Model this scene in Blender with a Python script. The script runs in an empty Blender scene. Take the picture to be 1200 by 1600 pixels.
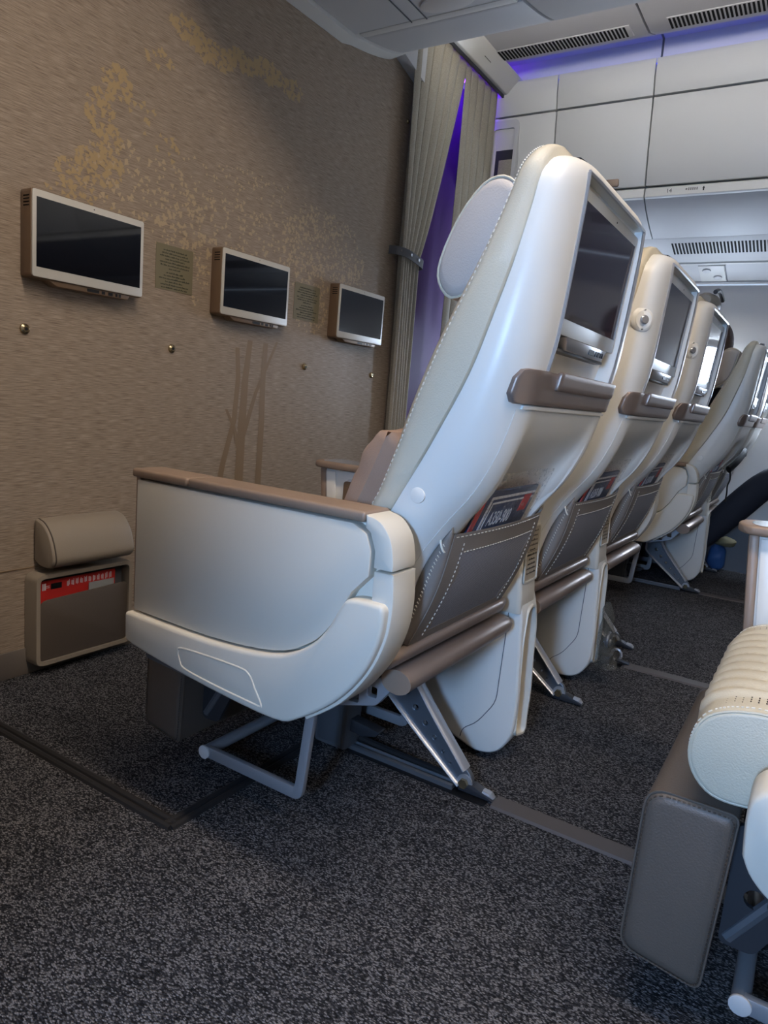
import bpy, bmesh, math, random
from mathutils import Vector, Matrix
D = bpy.data
sc = bpy.context.scene
COL = sc.collection
random.seed(7)

# ------------------------------------------------------------------ camera
cam_d = D.cameras.new('camera'); cam = D.objects.new('camera', cam_d); COL.objects.link(cam)
cam_d.sensor_fit = 'VERTICAL'; cam_d.sensor_height = 36.0; cam_d.lens = 36.0 * 1092.77 / 1600.0
cam_d.clip_start = 0.02
_fw = Vector((0.840266, 0.517530, -0.161526)).normalized()
_yaw, _pit, _rol = 0.552083, -0.162237, 0.085823
_fw = Vector((math.cos(_pit) * math.cos(_yaw), math.cos(_pit) * math.sin(_yaw), math.sin(_pit)))
_r0 = Vector((math.sin(_yaw), -math.cos(_yaw), 0)); _u0 = _r0.cross(_fw)
_r = math.cos(_rol) * _r0 + math.sin(_rol) * _u0
_u = -math.sin(_rol) * _r0 + math.cos(_rol) * _u0
M = Matrix.Identity(4)
for i in range(3):
    M[i][0] = _r[i]; M[i][1] = _u[i]; M[i][2] = -_fw[i]
M[0][3], M[1][3], M[2][3] = -1.1919, -1.7461, 0.8264
cam.matrix_world = M
sc.camera = cam

# ------------------------------------------------------------------ world, exposure
w = D.worlds.new('world'); sc.world = w; w.use_nodes = True
w.node_tree.nodes['Background'].inputs[0].default_value = (0.55, 0.68, 0.9, 1)
w.node_tree.nodes['Background'].inputs[1].default_value = 0.6
sc.view_settings.view_transform = 'Standard'; sc.view_settings.look = 'None'
sc.view_settings.gamma = 1.0; sc.view_settings.use_curve_mapping = False
sc.view_settings.exposure = 0.62
try:
    sc.cycles.use_denoising = True
    sc.cycles.max_bounces = 8
    sc.cycles.transparent_max_bounces = 12
except Exception:
    pass
WIN_LEFT = 115.0      # daylight of the windows on the near side
WIN_RIGHT = 28.0      # daylight of the windows on the far side
CEIL_NEAR = 21.0      # cabin ceiling light over the near aisle
BIN_FILL = 8.0       # added unseen strip that brightens the far side bins
BLUE_COVE = 1.1
PURPLE = 18.0

# ------------------------------------------------------------------ helpers
def lin(c):
    o = []
    for v in c:
        v = v / 255.0
        o.append(v / 12.92 if v <= 0.04045 else ((v + 0.055) / 1.055) ** 2.4)
    return (*o, 1.0)

MATS = {}
def mat(name, col, rough=0.5, metal=0.0, noise=None, bump=None, spec=0.5, coat=0.0, alpha=1.0, trans=0.0, emit=None, estr=0.0, ior=None):
    """noise = (scale, colour2, (sx,sy,sz)); bump = (scale, strength, (sx,sy,sz))"""
    m = D.materials.new(name); m.use_nodes = True
    nt = m.node_tree; b = nt.nodes['Principled BSDF']
    b.inputs['Base Color'].default_value = lin(col)
    b.inputs['Roughness'].default_value = rough
    b.inputs['Metallic'].default_value = metal
    b.inputs['Specular IOR Level'].default_value = spec
    b.inputs['Coat Weight'].default_value = coat
    b.inputs['Alpha'].default_value = alpha
    b.inputs['Transmission Weight'].default_value = trans
    if ior: b.inputs['IOR'].default_value = ior
    if emit:
        b.inputs['Emission Color'].default_value = lin(emit)
        b.inputs['Emission Strength'].default_value = estr
    def src(scale, s3):
        tc = nt.nodes.new('ShaderNodeTexCoord'); mp = nt.nodes.new('ShaderNodeMapping')
        mp.inputs['Scale'].default_value = s3
        nt.links.new(tc.outputs['Object'], mp.inputs['Vector'])
        n = nt.nodes.new('ShaderNodeTexNoise'); n.inputs['Scale'].default_value = scale
        n.inputs['Detail'].default_value = 3.0
        nt.links.new(mp.outputs['Vector'], n.inputs['Vector'])
        return n
    if noise:
        n = src(noise[0], noise[2] if len(noise) > 2 else (1, 1, 1))
        rp_ = nt.nodes.new('ShaderNodeValToRGB')
        lo, hi = noise[3] if len(noise) > 3 else (0.35, 0.65)
        rp_.color_ramp.elements[0].position = lo; rp_.color_ramp.elements[0].color = lin(col)
        rp_.color_ramp.elements[1].position = hi; rp_.color_ramp.elements[1].color = lin(noise[1])
        nt.links.new(n.outputs['Fac'], rp_.inputs['Fac'])
        nt.links.new(rp_.outputs['Color'], b.inputs['Base Color'])
    if bump:
        n = src(bump[0], bump[2] if len(bump) > 2 else (1, 1, 1))
        bp = nt.nodes.new('ShaderNodeBump'); bp.inputs['Strength'].default_value = bump[1]
        bp.inputs['Distance'].default_value = 0.002
        nt.links.new(n.outputs['Fac'], bp.inputs['Height'])
        nt.links.new(bp.outputs['Normal'], b.inputs['Normal'])
    MATS[name] = m
    return m

class G:
    def __init__(s): s.v = []; s.f = []
    def add(s, v, f):
        o = len(s.v); s.v += [tuple(p) for p in v]; s.f += [tuple(i + o for i in q) for q in f]; return s
    def box(s, x0, x1, y0, y1, z0, z1):
        return s.add([(x, y, z) for z in (z0, z1) for y in (y0, y1) for x in (x0, x1)],
                     [(0, 2, 3, 1), (4, 5, 7, 6), (0, 1, 5, 4), (2, 6, 7, 3), (0, 4, 6, 2), (1, 3, 7, 5)])
    def prism(s, poly, ax, a, b):
        n = len(poly)
        def P(p, t): return (t, p[0], p[1]) if ax == 'x' else ((p[0], t, p[1]) if ax == 'y' else (p[0], p[1], t))
        v = [P(p, a) for p in poly] + [P(p, b) for p in poly]
        return s.add(v, [tuple(range(n)), tuple(range(2 * n - 1, n - 1, -1))] + [(i, i + n, (i + 1) % n + n, (i + 1) % n) for i in range(n)])
    def loft(s, rings, cap=True, closed=True):
        n = len(rings[0]); v = [p for r in rings for p in r]; f = []
        for k in range(len(rings) - 1):
            for i in range(n if closed else n - 1):
                j = (i + 1) % n
                f.append((k * n + i, k * n + j, (k + 1) * n + j, (k + 1) * n + i))
        if cap and closed:
            f.append(tuple(range(n))); f.append(tuple((len(rings) - 1) * n + i for i in reversed(range(n))))
        return s.add(v, f)
    def tube(s, path, r, n=10, ry=None, cap=True):
        P = [Vector(p) for p in path]; rings = []; up = None
        for i, p in enumerate(P):
            t = (P[min(i + 1, len(P) - 1)] - P[max(i - 1, 0)]).normalized()
            if up is None:
                up = Vector((0, 0, 1)) if abs(t.z) < 0.9 else Vector((0, 1, 0))
            sx = t.cross(up).normalized(); uy = sx.cross(t).normalized(); up = uy
            rr = r[i] if isinstance(r, (list, tuple)) else r
            r2 = rr if ry is None else (ry[i] if isinstance(ry, (list, tuple)) else ry)
            rings.append([p + sx * (rr * math.cos(2 * math.pi * k / n)) + uy * (r2 * math.sin(2 * math.pi * k / n)) for k in range(n)])
        return s.loft(rings, cap)
    def disc(s, c, nrm, r, h, n=14):
        c = Vector(c); nrm = Vector(nrm).normalized()
        return s.tube([c, c + nrm * h], r, n)
    def grid(s, fn, us, vs):
        v = [fn(a, b) for b in vs for a in us]; n = len(us)
        return s.add(v, [(k * n + i, k * n + i + 1, (k + 1) * n + i + 1, (k + 1) * n + i) for k in range(len(vs) - 1) for i in range(n - 1)])
    def build(s, name, m, parent=None, org=(0, 0, 0), bevel=0, seg=2, ang=35, sub=0, solid=0, bang=30):
        me = D.meshes.new(name)
        me.from_pydata([(p[0] - org[0], p[1] - org[1], p[2] - org[2]) for p in s.v], [], s.f)
        bm = bmesh.new(); bm.from_mesh(me)
        bmesh.ops.recalc_face_normals(bm, faces=bm.faces)
        if bevel:
            ed = [e for e in bm.edges if len(e.link_faces) == 2 and e.calc_face_angle(0) > math.radians(bang)]
            bmesh.ops.bevel(bm, geom=ed, offset=bevel, segments=seg, profile=0.5, affect='EDGES', clamp_overlap=True)
        bm.to_mesh(me); bm.free()
        finish(me, ang)
        if m: me.materials.append(m if not isinstance(m, str) else MATS[m])
        o = D.objects.new(name, me); COL.objects.link(o)
        if parent: o.parent = parent
        if solid:
            md = o.modifiers.new('solid', 'SOLIDIFY'); md.thickness = solid; md.offset = 0
        if sub:
            md = o.modifiers.new('sub', 'SUBSURF'); md.levels = sub; md.render_levels = sub
        return o

def finish(me, ang=35):
    for p in me.polygons: p.use_smooth = True
    me.set_sharp_from_angle(angle=math.radians(ang))

def rp(poly, r, n=4):
    """round the corners of a polygon (r a number or one per corner)"""
    out = []; N = len(poly)
    for i in range(N):
        p = Vector(poly[i]).to_2d(); a = Vector(poly[i - 1]).to_2d(); b = Vector(poly[(i + 1) % N]).to_2d()
        rr = r[i] if isinstance(r, (list, tuple)) else r
        da, db = (a - p), (b - p)
        d = min(rr, da.length * 0.49, db.length * 0.49)
        if d < 1e-5: out.append(tuple(p)); continue
        s, e = p + da.normalized() * d, p + db.normalized() * d
        for k in range(n + 1):
            t = k / n
            q = s * (1 - t) ** 2 + p * (2 * t * (1 - t)) + e * t ** 2
            out.append((q.x, q.y))
    return out
def rrect(a, b, c, d, r, n=4): return rp([(a, c), (b, c), (b, d), (a, d)], r, n)
def itp(tab, z):
    if z <= tab[0][0]: return tab[0][1]
    for (a, b), (c, d) in zip(tab, tab[1:]):
        if z <= c: return b + (d - b) * (z - a) / (c - a)
    return tab[-1][1]
def smooth_tab(tab, n=6):
    """Catmull-Rom resample of (t, v) table"""
    out = []
    for i in range(len(tab) - 1):
        p0 = tab[max(i - 1, 0)]; p1 = tab[i]; p2 = tab[i + 1]; p3 = tab[min(i + 2, len(tab) - 1)]
        for k in range(n):
            t = k / n
            out.append(tuple(0.5 * ((2 * b) + (-a + c) * t + (2 * a - 5 * b + 4 * c - d) * t * t + (-a + 3 * b - 3 * c + d) * t ** 3) for a, b, c, d in zip(p0, p1, p2, p3)))
    out.append(tuple(tab[-1])); return out

def tag(o, label=None, cat=None, group=None, kind=None):
    if label: o['label'] = label
    if cat: o['category'] = cat
    if group: o['group'] = group
    if kind: o['kind'] = kind
    return o
def thing(name, label, cat, loc=(0, 0, 0), group=None, kind=None, rz=0):
    o = D.objects.new(name, None); COL.objects.link(o); o.location = loc; o.rotation_euler = (0, 0, rz)
    o.empty_display_size = 0.05
    return tag(o, label, cat, group, kind)
def copy_tree(o, parent=None):
    c = o.copy(); COL.objects.link(c)
    if parent: c.parent = parent
    for ch in list(o.children): copy_tree(ch, c)
    return c
def plate(name, outer, holes, th, fix, m, parent, org=(0, 0, 0), ax='x', bev=0.0):
    """flat plate with real holes; poly in (y,z) for ax x, (x,z) for ax y; centred on fix"""
    cu = D.curves.new(name, 'CURVE'); cu.dimensions = '2D'; cu.fill_mode = 'BOTH'; cu.extrude = th / 2; cu.bevel_depth = bev
    cu.bevel_resolution = 1
    for poly in [outer] + holes:
        sp = cu.splines.new('POLY'); sp.points.add(len(poly) - 1)
        for q, p in zip(sp.points, poly): q.co = (p[0], p[1], 0, 1)
        sp.use_cyclic_u = True
    t = D.objects.new('tmp_curve', cu); COL.objects.link(t)
    bpy.context.view_layer.update()
    me = D.meshes.new_from_object(t.evaluated_get(bpy.context.evaluated_depsgraph_get()))
    D.objects.remove(t); D.curves.remove(cu)
    for v in me.vertices:
        a, b, c = v.co
        if ax == 'x': v.co = (fix + c - org[0], a - org[1], b - org[2])
        else: v.co = (a - org[0], fix + c - org[1], b - org[2])
    bm = bmesh.new(); bm.from_mesh(me); bmesh.ops.recalc_face_normals(bm, faces=bm.faces); bm.to_mesh(me); bm.free()
    me.name = name; me.materials.clear(); me.materials.append(MATS[m]); finish(me, 35)
    o = D.objects.new(name, me); COL.objects.link(o)
    if parent: o.parent = parent
    return o
def circ(c, r, n=14, sy=1.0): return [(c[0] + r * math.cos(2 * math.pi * k / n), c[1] + r * sy * math.sin(2 * math.pi * k / n)) for k in range(n)]
def text(name, s, size, mtx, m, parent=None, ext=0.0003, sx=1.0):
    cu = D.curves.new(name, 'FONT'); cu.body = s; cu.size = size; cu.extrude = ext
    t = D.objects.new('tmp_text', cu); COL.objects.link(t); bpy.context.view_layer.update()
    me = D.meshes.new_from_object(t.evaluated_get(bpy.context.evaluated_depsgraph_get()))
    D.objects.remove(t); D.curves.remove(cu)
    for v in me.vertices: v.co = mtx @ Vector((v.co.x * sx, v.co.y, v.co.z))
    me.materials.clear(); me.materials.append(MATS[m]); me.name = name
    o = D.objects.new(name, me); COL.objects.link(o)
    if parent: o.parent = parent
    return o
def cut(o, cutters):
    """boolean difference, applied"""
    tmp = []
    bpy.context.view_layer.update()
    for g in cutters:
        c = g.build('tmp_cut', None); tmp.append(c)
        md = o.modifiers.new('cut', 'BOOLEAN'); md.operation = 'DIFFERENCE'; md.object = c; md.solver = 'EXACT'
    bpy.context.view_layer.update()
    me = D.meshes.new_from_object(o.evaluated_get(bpy.context.evaluated_depsgraph_get()))
    old = o.data; o.modifiers.clear(); o.data = me; D.meshes.remove(old); me.name = o.name
    for c in tmp:
        m_ = c.data; D.objects.remove(c); D.meshes.remove(m_)
    finish(me, 30)

# ------------------------------------------------------------------ materials
mat('shell_white', (226, 224, 216), 0.34, spec=0.5, bump=(900, 0.06))
mat('shell_cream', (214, 208, 194), 0.42, bump=(900, 0.05))
mat('leather_cream', (206, 198, 177), 0.42, bump=(420, 0.25), noise=(6, (199, 191, 170)))
mat('leather_grey', (186, 178, 170), 0.48, bump=(420, 0.25))
mat('leather_brown', (94, 84, 75), 0.5, bump=(420, 0.22))
mat('leather_taupe', (150, 138, 122), 0.5, bump=(420, 0.2))
mat('thread', (226, 220, 205), 0.7)
mat('thread_dark', (70, 62, 55), 0.8)
mat('bronze', (150, 134, 124), 0.36, metal=0.55, bump=(700, 0.05))
mat('bronze_soft', (150, 128, 110), 0.45, metal=0.15, bump=(700, 0.05))
mat('panel_grey', (206, 203, 200), 0.5, bump=(700, 0.12))
mat('silver', (200, 200, 202), 0.28, metal=0.8)
mat('chrome', (215, 216, 220), 0.12, metal=1.0)
mat('aluminium', (190, 193, 198), 0.33, metal=0.6)
mat('steel_grey', (120, 124, 130), 0.4, metal=0.6)
mat('painted_grey', (150, 152, 156), 0.42, metal=0.3)
mat('plastic_dark', (48, 49, 53), 0.5)
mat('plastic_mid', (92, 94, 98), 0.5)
mat('black', (14, 14, 16), 0.45)
mat('rubber', (26, 24, 25), 0.8)
mat('bezel', (205, 203, 196), 0.35)
mat('bezel_seat', (176, 178, 176), 0.3, metal=0.2)
mat('display', (12, 11, 16), 0.04, spec=1.0)
mat('display_seat', (46, 42, 56), 0.06, spec=0.8)  # base lightened to stand in for the cabin mirrored in the screen
mat('housing', (126, 104, 84), 0.42, metal=0.3)
mat('pocket_leather', (128, 119, 111), 0.55, bump=(420, 0.2))
mat('card_red', (196, 48, 42), 0.4)
mat('card_navy', (22, 44, 84), 0.35)
mat('card_white', (222, 224, 228), 0.4)
mat('leaflet_grey', (158, 160, 158), 0.5)
mat('ink', (38, 36, 32), 0.7)
mat('ink_green', (62, 64, 48), 0.7)
mat('placard_green', (126, 118, 92), 0.5)
mat('placard_beige', (176, 164, 144), 0.5)
mat('pillow_fabric', (176, 146, 124), 0.85, bump=(350, 0.3))
mat('bin_white', (214, 213, 208), 0.45)
mat('bin_grey', (196, 196, 196), 0.5)
mat('wall_white', (216, 214, 210), 0.5)
mat('ceiling_white', (205, 205, 210), 0.55)
mat('slot', (14, 14, 17), 0.8, spec=0.2)
mat('trim_grey', (112, 104, 96), 0.5)
mat('cover_grey', (84, 78, 76), 0.62)
mat('trouser', (36, 40, 52), 0.85, bump=(240, 0.3))
mat('jumper', (58, 56, 62), 0.9, bump=(200, 0.3))
mat('skin', (170, 122, 98), 0.5)
mat('hair', (62, 44, 36), 0.5, bump=(300, 0.6, (1, 1, 6)))
mat('shoe', (20, 20, 22), 0.5)
mat('bag_blue', (58, 100, 158), 0.5, bump=(60, 0.6))
mat('bag_yellow', (156, 146, 110), 0.6, bump=(60, 0.5))
mat('led_blue', (160, 190, 255), 0.4, emit=(150, 190, 255), estr=2.0)
mat('brass', (176, 158, 124), 0.25, metal=0.9)
mat('purple_lit_wall', (104, 70, 132), 0.6)  # purple mood light painted into the wall's base colour
mat('sheer_grey', (120, 118, 112), 0.5)

def film(name, col, lo, hi):
    m = D.materials.new(name); m.use_nodes = True; nt = m.node_tree; L = nt.links.new
    out = nt.nodes['Material Output']; b = nt.nodes['Principled BSDF']
    b.inputs['Base Color'].default_value = lin(col); b.inputs['Roughness'].default_value = 0.12
    t = nt.nodes.new('ShaderNodeBsdfTransparent'); mx = nt.nodes.new('ShaderNodeMixShader')
    n = nt.nodes.new('ShaderNodeTexNoise'); n.inputs['Scale'].default_value = 38; n.inputs['Detail'].default_value = 3
    bp = nt.nodes.new('ShaderNodeBump'); bp.inputs['Strength'].default_value = 0.4; bp.inputs['Distance'].default_value = 0.01
    L(n.outputs['Fac'], bp.inputs['Height']); L(bp.outputs['Normal'], b.inputs['Normal'])
    r = nt.nodes.new('ShaderNodeMapRange'); r.inputs[1].default_value = .52; r.inputs[2].default_value = .72; r.inputs[3].default_value = lo; r.inputs[4].default_value = hi
    L(n.outputs['Fac'], r.inputs[0]); L(r.outputs[0], mx.inputs[0])
    L(t.outputs[0], mx.inputs[1]); L(b.outputs[0], mx.inputs[2]); L(mx.outputs[0], out.inputs[0])
    MATS[name] = m
film('clear_film', (205, 206, 208), 0.13, 0.5)
film('bag_film', (110, 108, 98), 0.30, 0.75)

def emitter(name, col, s):
    m = D.materials.new(name); m.use_nodes = True; nt = m.node_tree
    e = nt.nodes.new('ShaderNodeEmission'); e.inputs[0].default_value = lin(col); e.inputs[1].default_value = s
    nt.links.new(e.outputs[0], nt.nodes['Material Output'].inputs[0]); MATS[name] = m
emitter('day_left', (150, 196, 255), WIN_LEFT)
emitter('day_right', (212, 230, 255), WIN_RIGHT)
emitter('lamp_near', (255, 236, 216), CEIL_NEAR)
emitter('bin_fill', (250, 245, 240), BIN_FILL)
emitter('lamp_blue', (70, 90, 255), BLUE_COVE)
emitter('lamp_purple', (110, 40, 255), PURPLE)

def carpet_mat():
    m = D.materials.new('carpet'); m.use_nodes = True; nt = m.node_tree; b = nt.nodes['Principled BSDF']
    L = nt.links.new; N = nt.nodes.new
    tc = N('ShaderNodeTexCoord'); mp = N('ShaderNodeMapping'); L(tc.outputs['Object'], mp.inputs['Vector'])
    mp.inputs['Scale'].default_value = (1.0, 0.55, 1)
    mp.inputs['Rotation'].default_value = (0, 0, 0.5)
    v = N('ShaderNodeTexVoronoi'); v.inputs['Scale'].default_value = 470; L(mp.outputs['Vector'], v.inputs['Vector'])
    sp = N('ShaderNodeSeparateColor'); L(v.outputs['Color'], sp.inputs[0])
    n = N('ShaderNodeTexNoise'); n.inputs['Scale'].default_value = 14; n.inputs['Detail'].default_value = 4; L(tc.outputs['Object'], n.inputs['Vector'])
    ad = N('ShaderNodeMath'); ad.operation = 'MULTIPLY_ADD'; L(n.outputs['Fac'], ad.inputs[0]); ad.inputs[1].default_value = 0.35
    L(sp.outputs[0], ad.inputs[2])
    r = N('ShaderNodeValToRGB'); e = r.color_ramp.elements
    e[0].position = 0.15; e[0].color = lin((28, 28, 32)); e[1].position = 1.15; e[1].color = lin((134, 132, 133))
    k = r.color_ramp.elements.new(0.62); k.color = lin((60, 60, 64))
    L(ad.outputs[0], r.inputs[0]); 
    dk = N('ShaderNodeMixRGB'); dk.blend_type = 'MULTIPLY'; dk.inputs[0].default_value = 1.0
    r2 = N('ShaderNodeValToRGB'); r2.color_ramp.elements[0].color = (1, 1, 1, 1); r2.color_ramp.elements[1].color = (0.3, 0.3, 0.3, 1)
    r2.color_ramp.elements[0].position = 0.25; r2.color_ramp.elements[1].position = 0.75
    L(v.outputs['Distance'], r2.inputs[0]); L(r.outputs[0], dk.inputs[1]); L(r2.outputs[0], dk.inputs[2])
    L(dk.outputs[0], b.inputs['Base Color']); b.inputs['Roughness'].default_value = 0.95; b.inputs['Specular IOR Level'].default_value = 0.15
    bp = N('ShaderNodeBump'); bp.inputs['Strength'].default_value = 0.8; bp.inputs['Distance'].default_value = 0.003; bp.invert = True
    L(v.outputs['Distance'], bp.inputs['Height']); L(bp.outputs[0], b.inputs['Normal'])
    MATS['carpet'] = m
carpet_mat()

def wallpaper():
    m = D.materials.new('wallpaper'); m.use_nodes = True; nt = m.node_tree; b = nt.nodes['Principled BSDF']
    L = nt.links.new; N = nt.nodes.new
    tc = N('ShaderNodeTexCoord'); mp = N('ShaderNodeMapping'); L(tc.outputs['Object'], mp.inputs['Vector'])
    mp.inputs['Scale'].default_value = (9, 1, 210)
    n = N('ShaderNodeTexNoise'); n.inputs['Scale'].default_value = 2.4; n.inputs['Detail'].default_value = 4; n.inputs['Roughness'].default_value = 0.6
    L(mp.outputs['Vector'], n.inputs['Vector'])
    r = N('ShaderNodeValToRGB'); e = r.color_ramp.elements
    e[0].position = 0.3; e[0].color = lin((118, 103, 88)); e[1].position = 0.72; e[1].color = lin((188, 171, 152))
    L(n.outputs['Fac'], r.inputs[0]); L(r.outputs[0], b.inputs['Base Color'])
    b.inputs['Roughness'].default_value = 0.5; b.inputs['Specular IOR Level'].default_value = 0.35
    bp = N('ShaderNodeBump'); bp.inputs['Strength'].default_value = 0.15; bp.inputs['Distance'].default_value = 0.001
    L(n.outputs['Fac'], bp.inputs['Height']); L(bp.outputs[0], b.inputs['Normal'])
    MATS['wallpaper'] = m
wallpaper()
mat('mural_gold', (180, 156, 116), 0.45)
mat('mural_pale', (186, 165, 134), 0.5)
mat('mural_trunk', (138, 116, 90), 0.45)

def mesh_fabric():
    m = D.materials.new('mesh_fabric'); m.use_nodes = True; nt = m.node_tree; b = nt.nodes['Principled BSDF']
    L = nt.links.new; N = nt.nodes.new
    tc = N('ShaderNodeTexCoord'); mp = N('ShaderNodeMapping'); L(tc.outputs['Object'], mp.inputs['Vector'])
    mp.inputs['Rotation'].default_value = (0, 0.78, 0); mp.inputs['Scale'].default_value = (1, 0, 1)
    v = N('ShaderNodeTexChecker'); v.inputs['Scale'].default_value = 560; L(mp.outputs['Vector'], v.inputs['Vector'])
    v.inputs['Color1'].default_value = lin((158, 156, 160)); v.inputs['Color2'].default_value = lin((92, 92, 100))
    L(v.outputs['Color'], b.inputs['Base Color']); b.inputs['Roughness'].default_value = 0.8
    MATS['mesh_fabric'] = m
mesh_fabric()
def curtain_mat():
    m = mat('curtain_fabric', (164, 157, 141), 0.62, bump=(500, 0.3, (1, 1, 0.5)), noise=(260, (145, 138, 123), (1, 1, 1)))
curtain_mat()

# ------------------------------------------------------------------ structure
CY = 0.629           # cabin centre line
YB = -5.2            # aft end of what is built
o = G().grid(lambda a, b: (a, b, 0), [-2.25, 3.5], [YB, 2.4]).build('floor', 'carpet'); tag(o, kind='structure')
# dark carpet edging along the bulkhead row
t = thing('carpet_edging', 'black double cord carpet edging turning a corner beside the beige bulkhead seat', 'carpet edging', (-0.354, -0.82, 0))
for nm, pts in (('edging_strip', [(-0.354, -0.018, 0), (-0.354, -0.82, 0)]), ('edging_strip', [(-0.354, -0.82, 0), (0.095, -0.82, 0)])):
    g = G(); a, b = Vector(pts[0]), Vector(pts[1]); d = (b - a).normalized(); s = Vector((-d.y, d.x, 0))
    for off in (-0.0085, 0.0085): g.tube([a + s * off - d * .008, b + s * off + d * .008], 0.0078, 8)
    g.build(nm, 'rubber', t, org=(-0.354, -0.82, 0))

# bulkhead
BX0, BX1 = -0.40, 1.60
bulk = G().prism([(BX0, 0), (BX1, 0), (BX1, 2.47), (BX0, 2.47)], 'y', 0.0, 0.06).build('wall_front', 'wallpaper'); tag(bulk, kind='structure')
o = G().box(BX1, BX1 + 0.012, -0.012, 0.07, 0, 2.3).build('trim_1', 'trim_grey', bevel=0.003); tag(o, kind='structure')
o = G().box(BX0, BX1, -0.006, 0.0, 0.0, 0.075).build('baseboard_front', 'trim_grey', bevel=0.002); tag(o, kind='structure')
o = G().box(BX0, BX1, -0.0025, 0.0, 0.296, 0.2985).build('trim_2', 'mural_trunk'); tag(o, kind='structure')

# printed tree of small triangles on the bulkhead
def flakes(name, m, clusters, seed):
    rnd = random.Random(seed); g = G()
    for (cx, cz, rx, rz, n, sz) in clusters:
        for k in range(n):
            a = rnd.uniform(0, 6.28); rr = math.sqrt(rnd.random())
            x = cx + rx * rr * math.cos(a); z = cz + rz * rr * math.sin(a)
            if x > 1.53 or z > 2.05: continue
            if any(abs(x - i * CY) < .172 and 1.035 < z < 1.26 for i in range(3)): continue
            b0 = rnd.uniform(0, 6.28); s = sz * rnd.uniform(0.55, 1.25)
            p = [(x + s * math.cos(b0 + q) * f, z + s * math.sin(b0 + q) * f) for q, f in ((0, 1), (2.0, .8), (2.9, .45), (4.2, .8))]
            yo = -rnd.uniform(.0003, .0012); g.add([(q[0], yo, q[1]) for q in p], [(0, 1, 2, 3)])
    o = g.build(name, m, bulk); o['kind'] = 'stuff'; return o
flakes('mural_leaf_print', 'mural_gold', [(.10, 1.59, .05, .045, 60, .012), (.05, 1.50, .045, .06, 60, .011), (.09, 1.43, .04, .05, 40, .010),
        (.055, 1.37, .075, .05, 90, .011), (-.03, 1.32, .05, .04, 40, .010), (.33, 1.825, .07, .03, 60, .013), (.44, 1.80, .08, .035, 80, .012),
        (.56, 1.83, .07, .03, 70, .013), (.68, 1.85, .07, .035, 70, .013), (.80, 1.845, .06, .03, 50, .012), (.24, 1.70, .05, .03, 16, .012), (.25, 1.48, .07, .04, 14, .010), (.18, 1.55, .05, .03, 12, .01), (.0, 1.28, .1, .03, 30, .01)], 3)
flakes('mural_leaf_print', 'mural_pale', [(.20, 1.36, .22, .10, 130, .0095), (.62, 1.30, .4, .12, 260, .0095), (1.05, 1.36, .26, .15, 420, .0095),
        (.70, 1.44, .4, .09, 160, .007), (.45, 1.15, .12, .10, 90, .008), (.98, 1.14, .10, .10, 100, .008), (1.25, 1.22, .1, .16, 120, .008), (.35, 1.25, .12, .1, 80, .009)], 5)
g = G()
def streak(pts, w0, w1):
    n = len(pts)
    L_, R_ = [], []
    for i, p in enumerate(pts):
        wd = w0 + (w1 - w0) * i / (n - 1)
        L_.append((p[0] - wd, -0.0004 - .00012 * len(g.v) / 8, p[1])); R_.append((p[0] + wd, -0.0004 - .00012 * len(g.v) / 8, p[1]))
    g.add(L_ + R_, [(i, i + 1, n + i + 1, n + i) for i in range(n - 1)])
streak([(.60, .95), (.61, .85), (.60, .7), (.555, .55), (.53, .42)], .010, .014)
streak([(.66, .98), (.645, .85), (.64, .7), (.637, .42)], .012, .022)
streak([(.74, .98), (.735, .85), (.74, .7), (.738, .42)], .012, .016)
streak([(.56, .74), (.60, .68), (.64, .58)], .006, .012)
streak([(.80, .99), (.70, .80), (.645, .64)], .006, .012)
o = g.build('mural_trunk_print', 'mural_trunk', bulk); o['kind'] = 'stuff'

# right hand side wall, windows, left wall
WALLP = [(3.23, 1.60), (3.30, 1.42), (3.36, 1.2), (3.40, 0.95), (3.40, 0.6), (3.34, 0.2), (3.30, 0.0)]
for side, nm in ((1, 'wall_right'), (-1, 'wall_left')):
    P = [(x, z) for x, z in smooth_tab(WALLP, 3)] if side > 0 else [(2 * CY - x, z) for x, z in smooth_tab(WALLP, 3)]
    g = G().grid(lambda a, b: (P[a][0], b, P[a][1]), range(len(P)), [YB, 1.6])
    o = g.build(nm, 'wall_white', solid=0.01); tag(o, kind='structure')
for side, nm in ((1, 'shade_strip_right'), (-1, 'shade_strip_left')):  # low dark strip stands in for shade under far seats; mirrored on left
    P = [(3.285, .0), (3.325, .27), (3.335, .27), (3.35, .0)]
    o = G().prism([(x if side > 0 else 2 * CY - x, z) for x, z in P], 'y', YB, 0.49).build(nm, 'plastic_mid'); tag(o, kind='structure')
wn = 0
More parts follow.
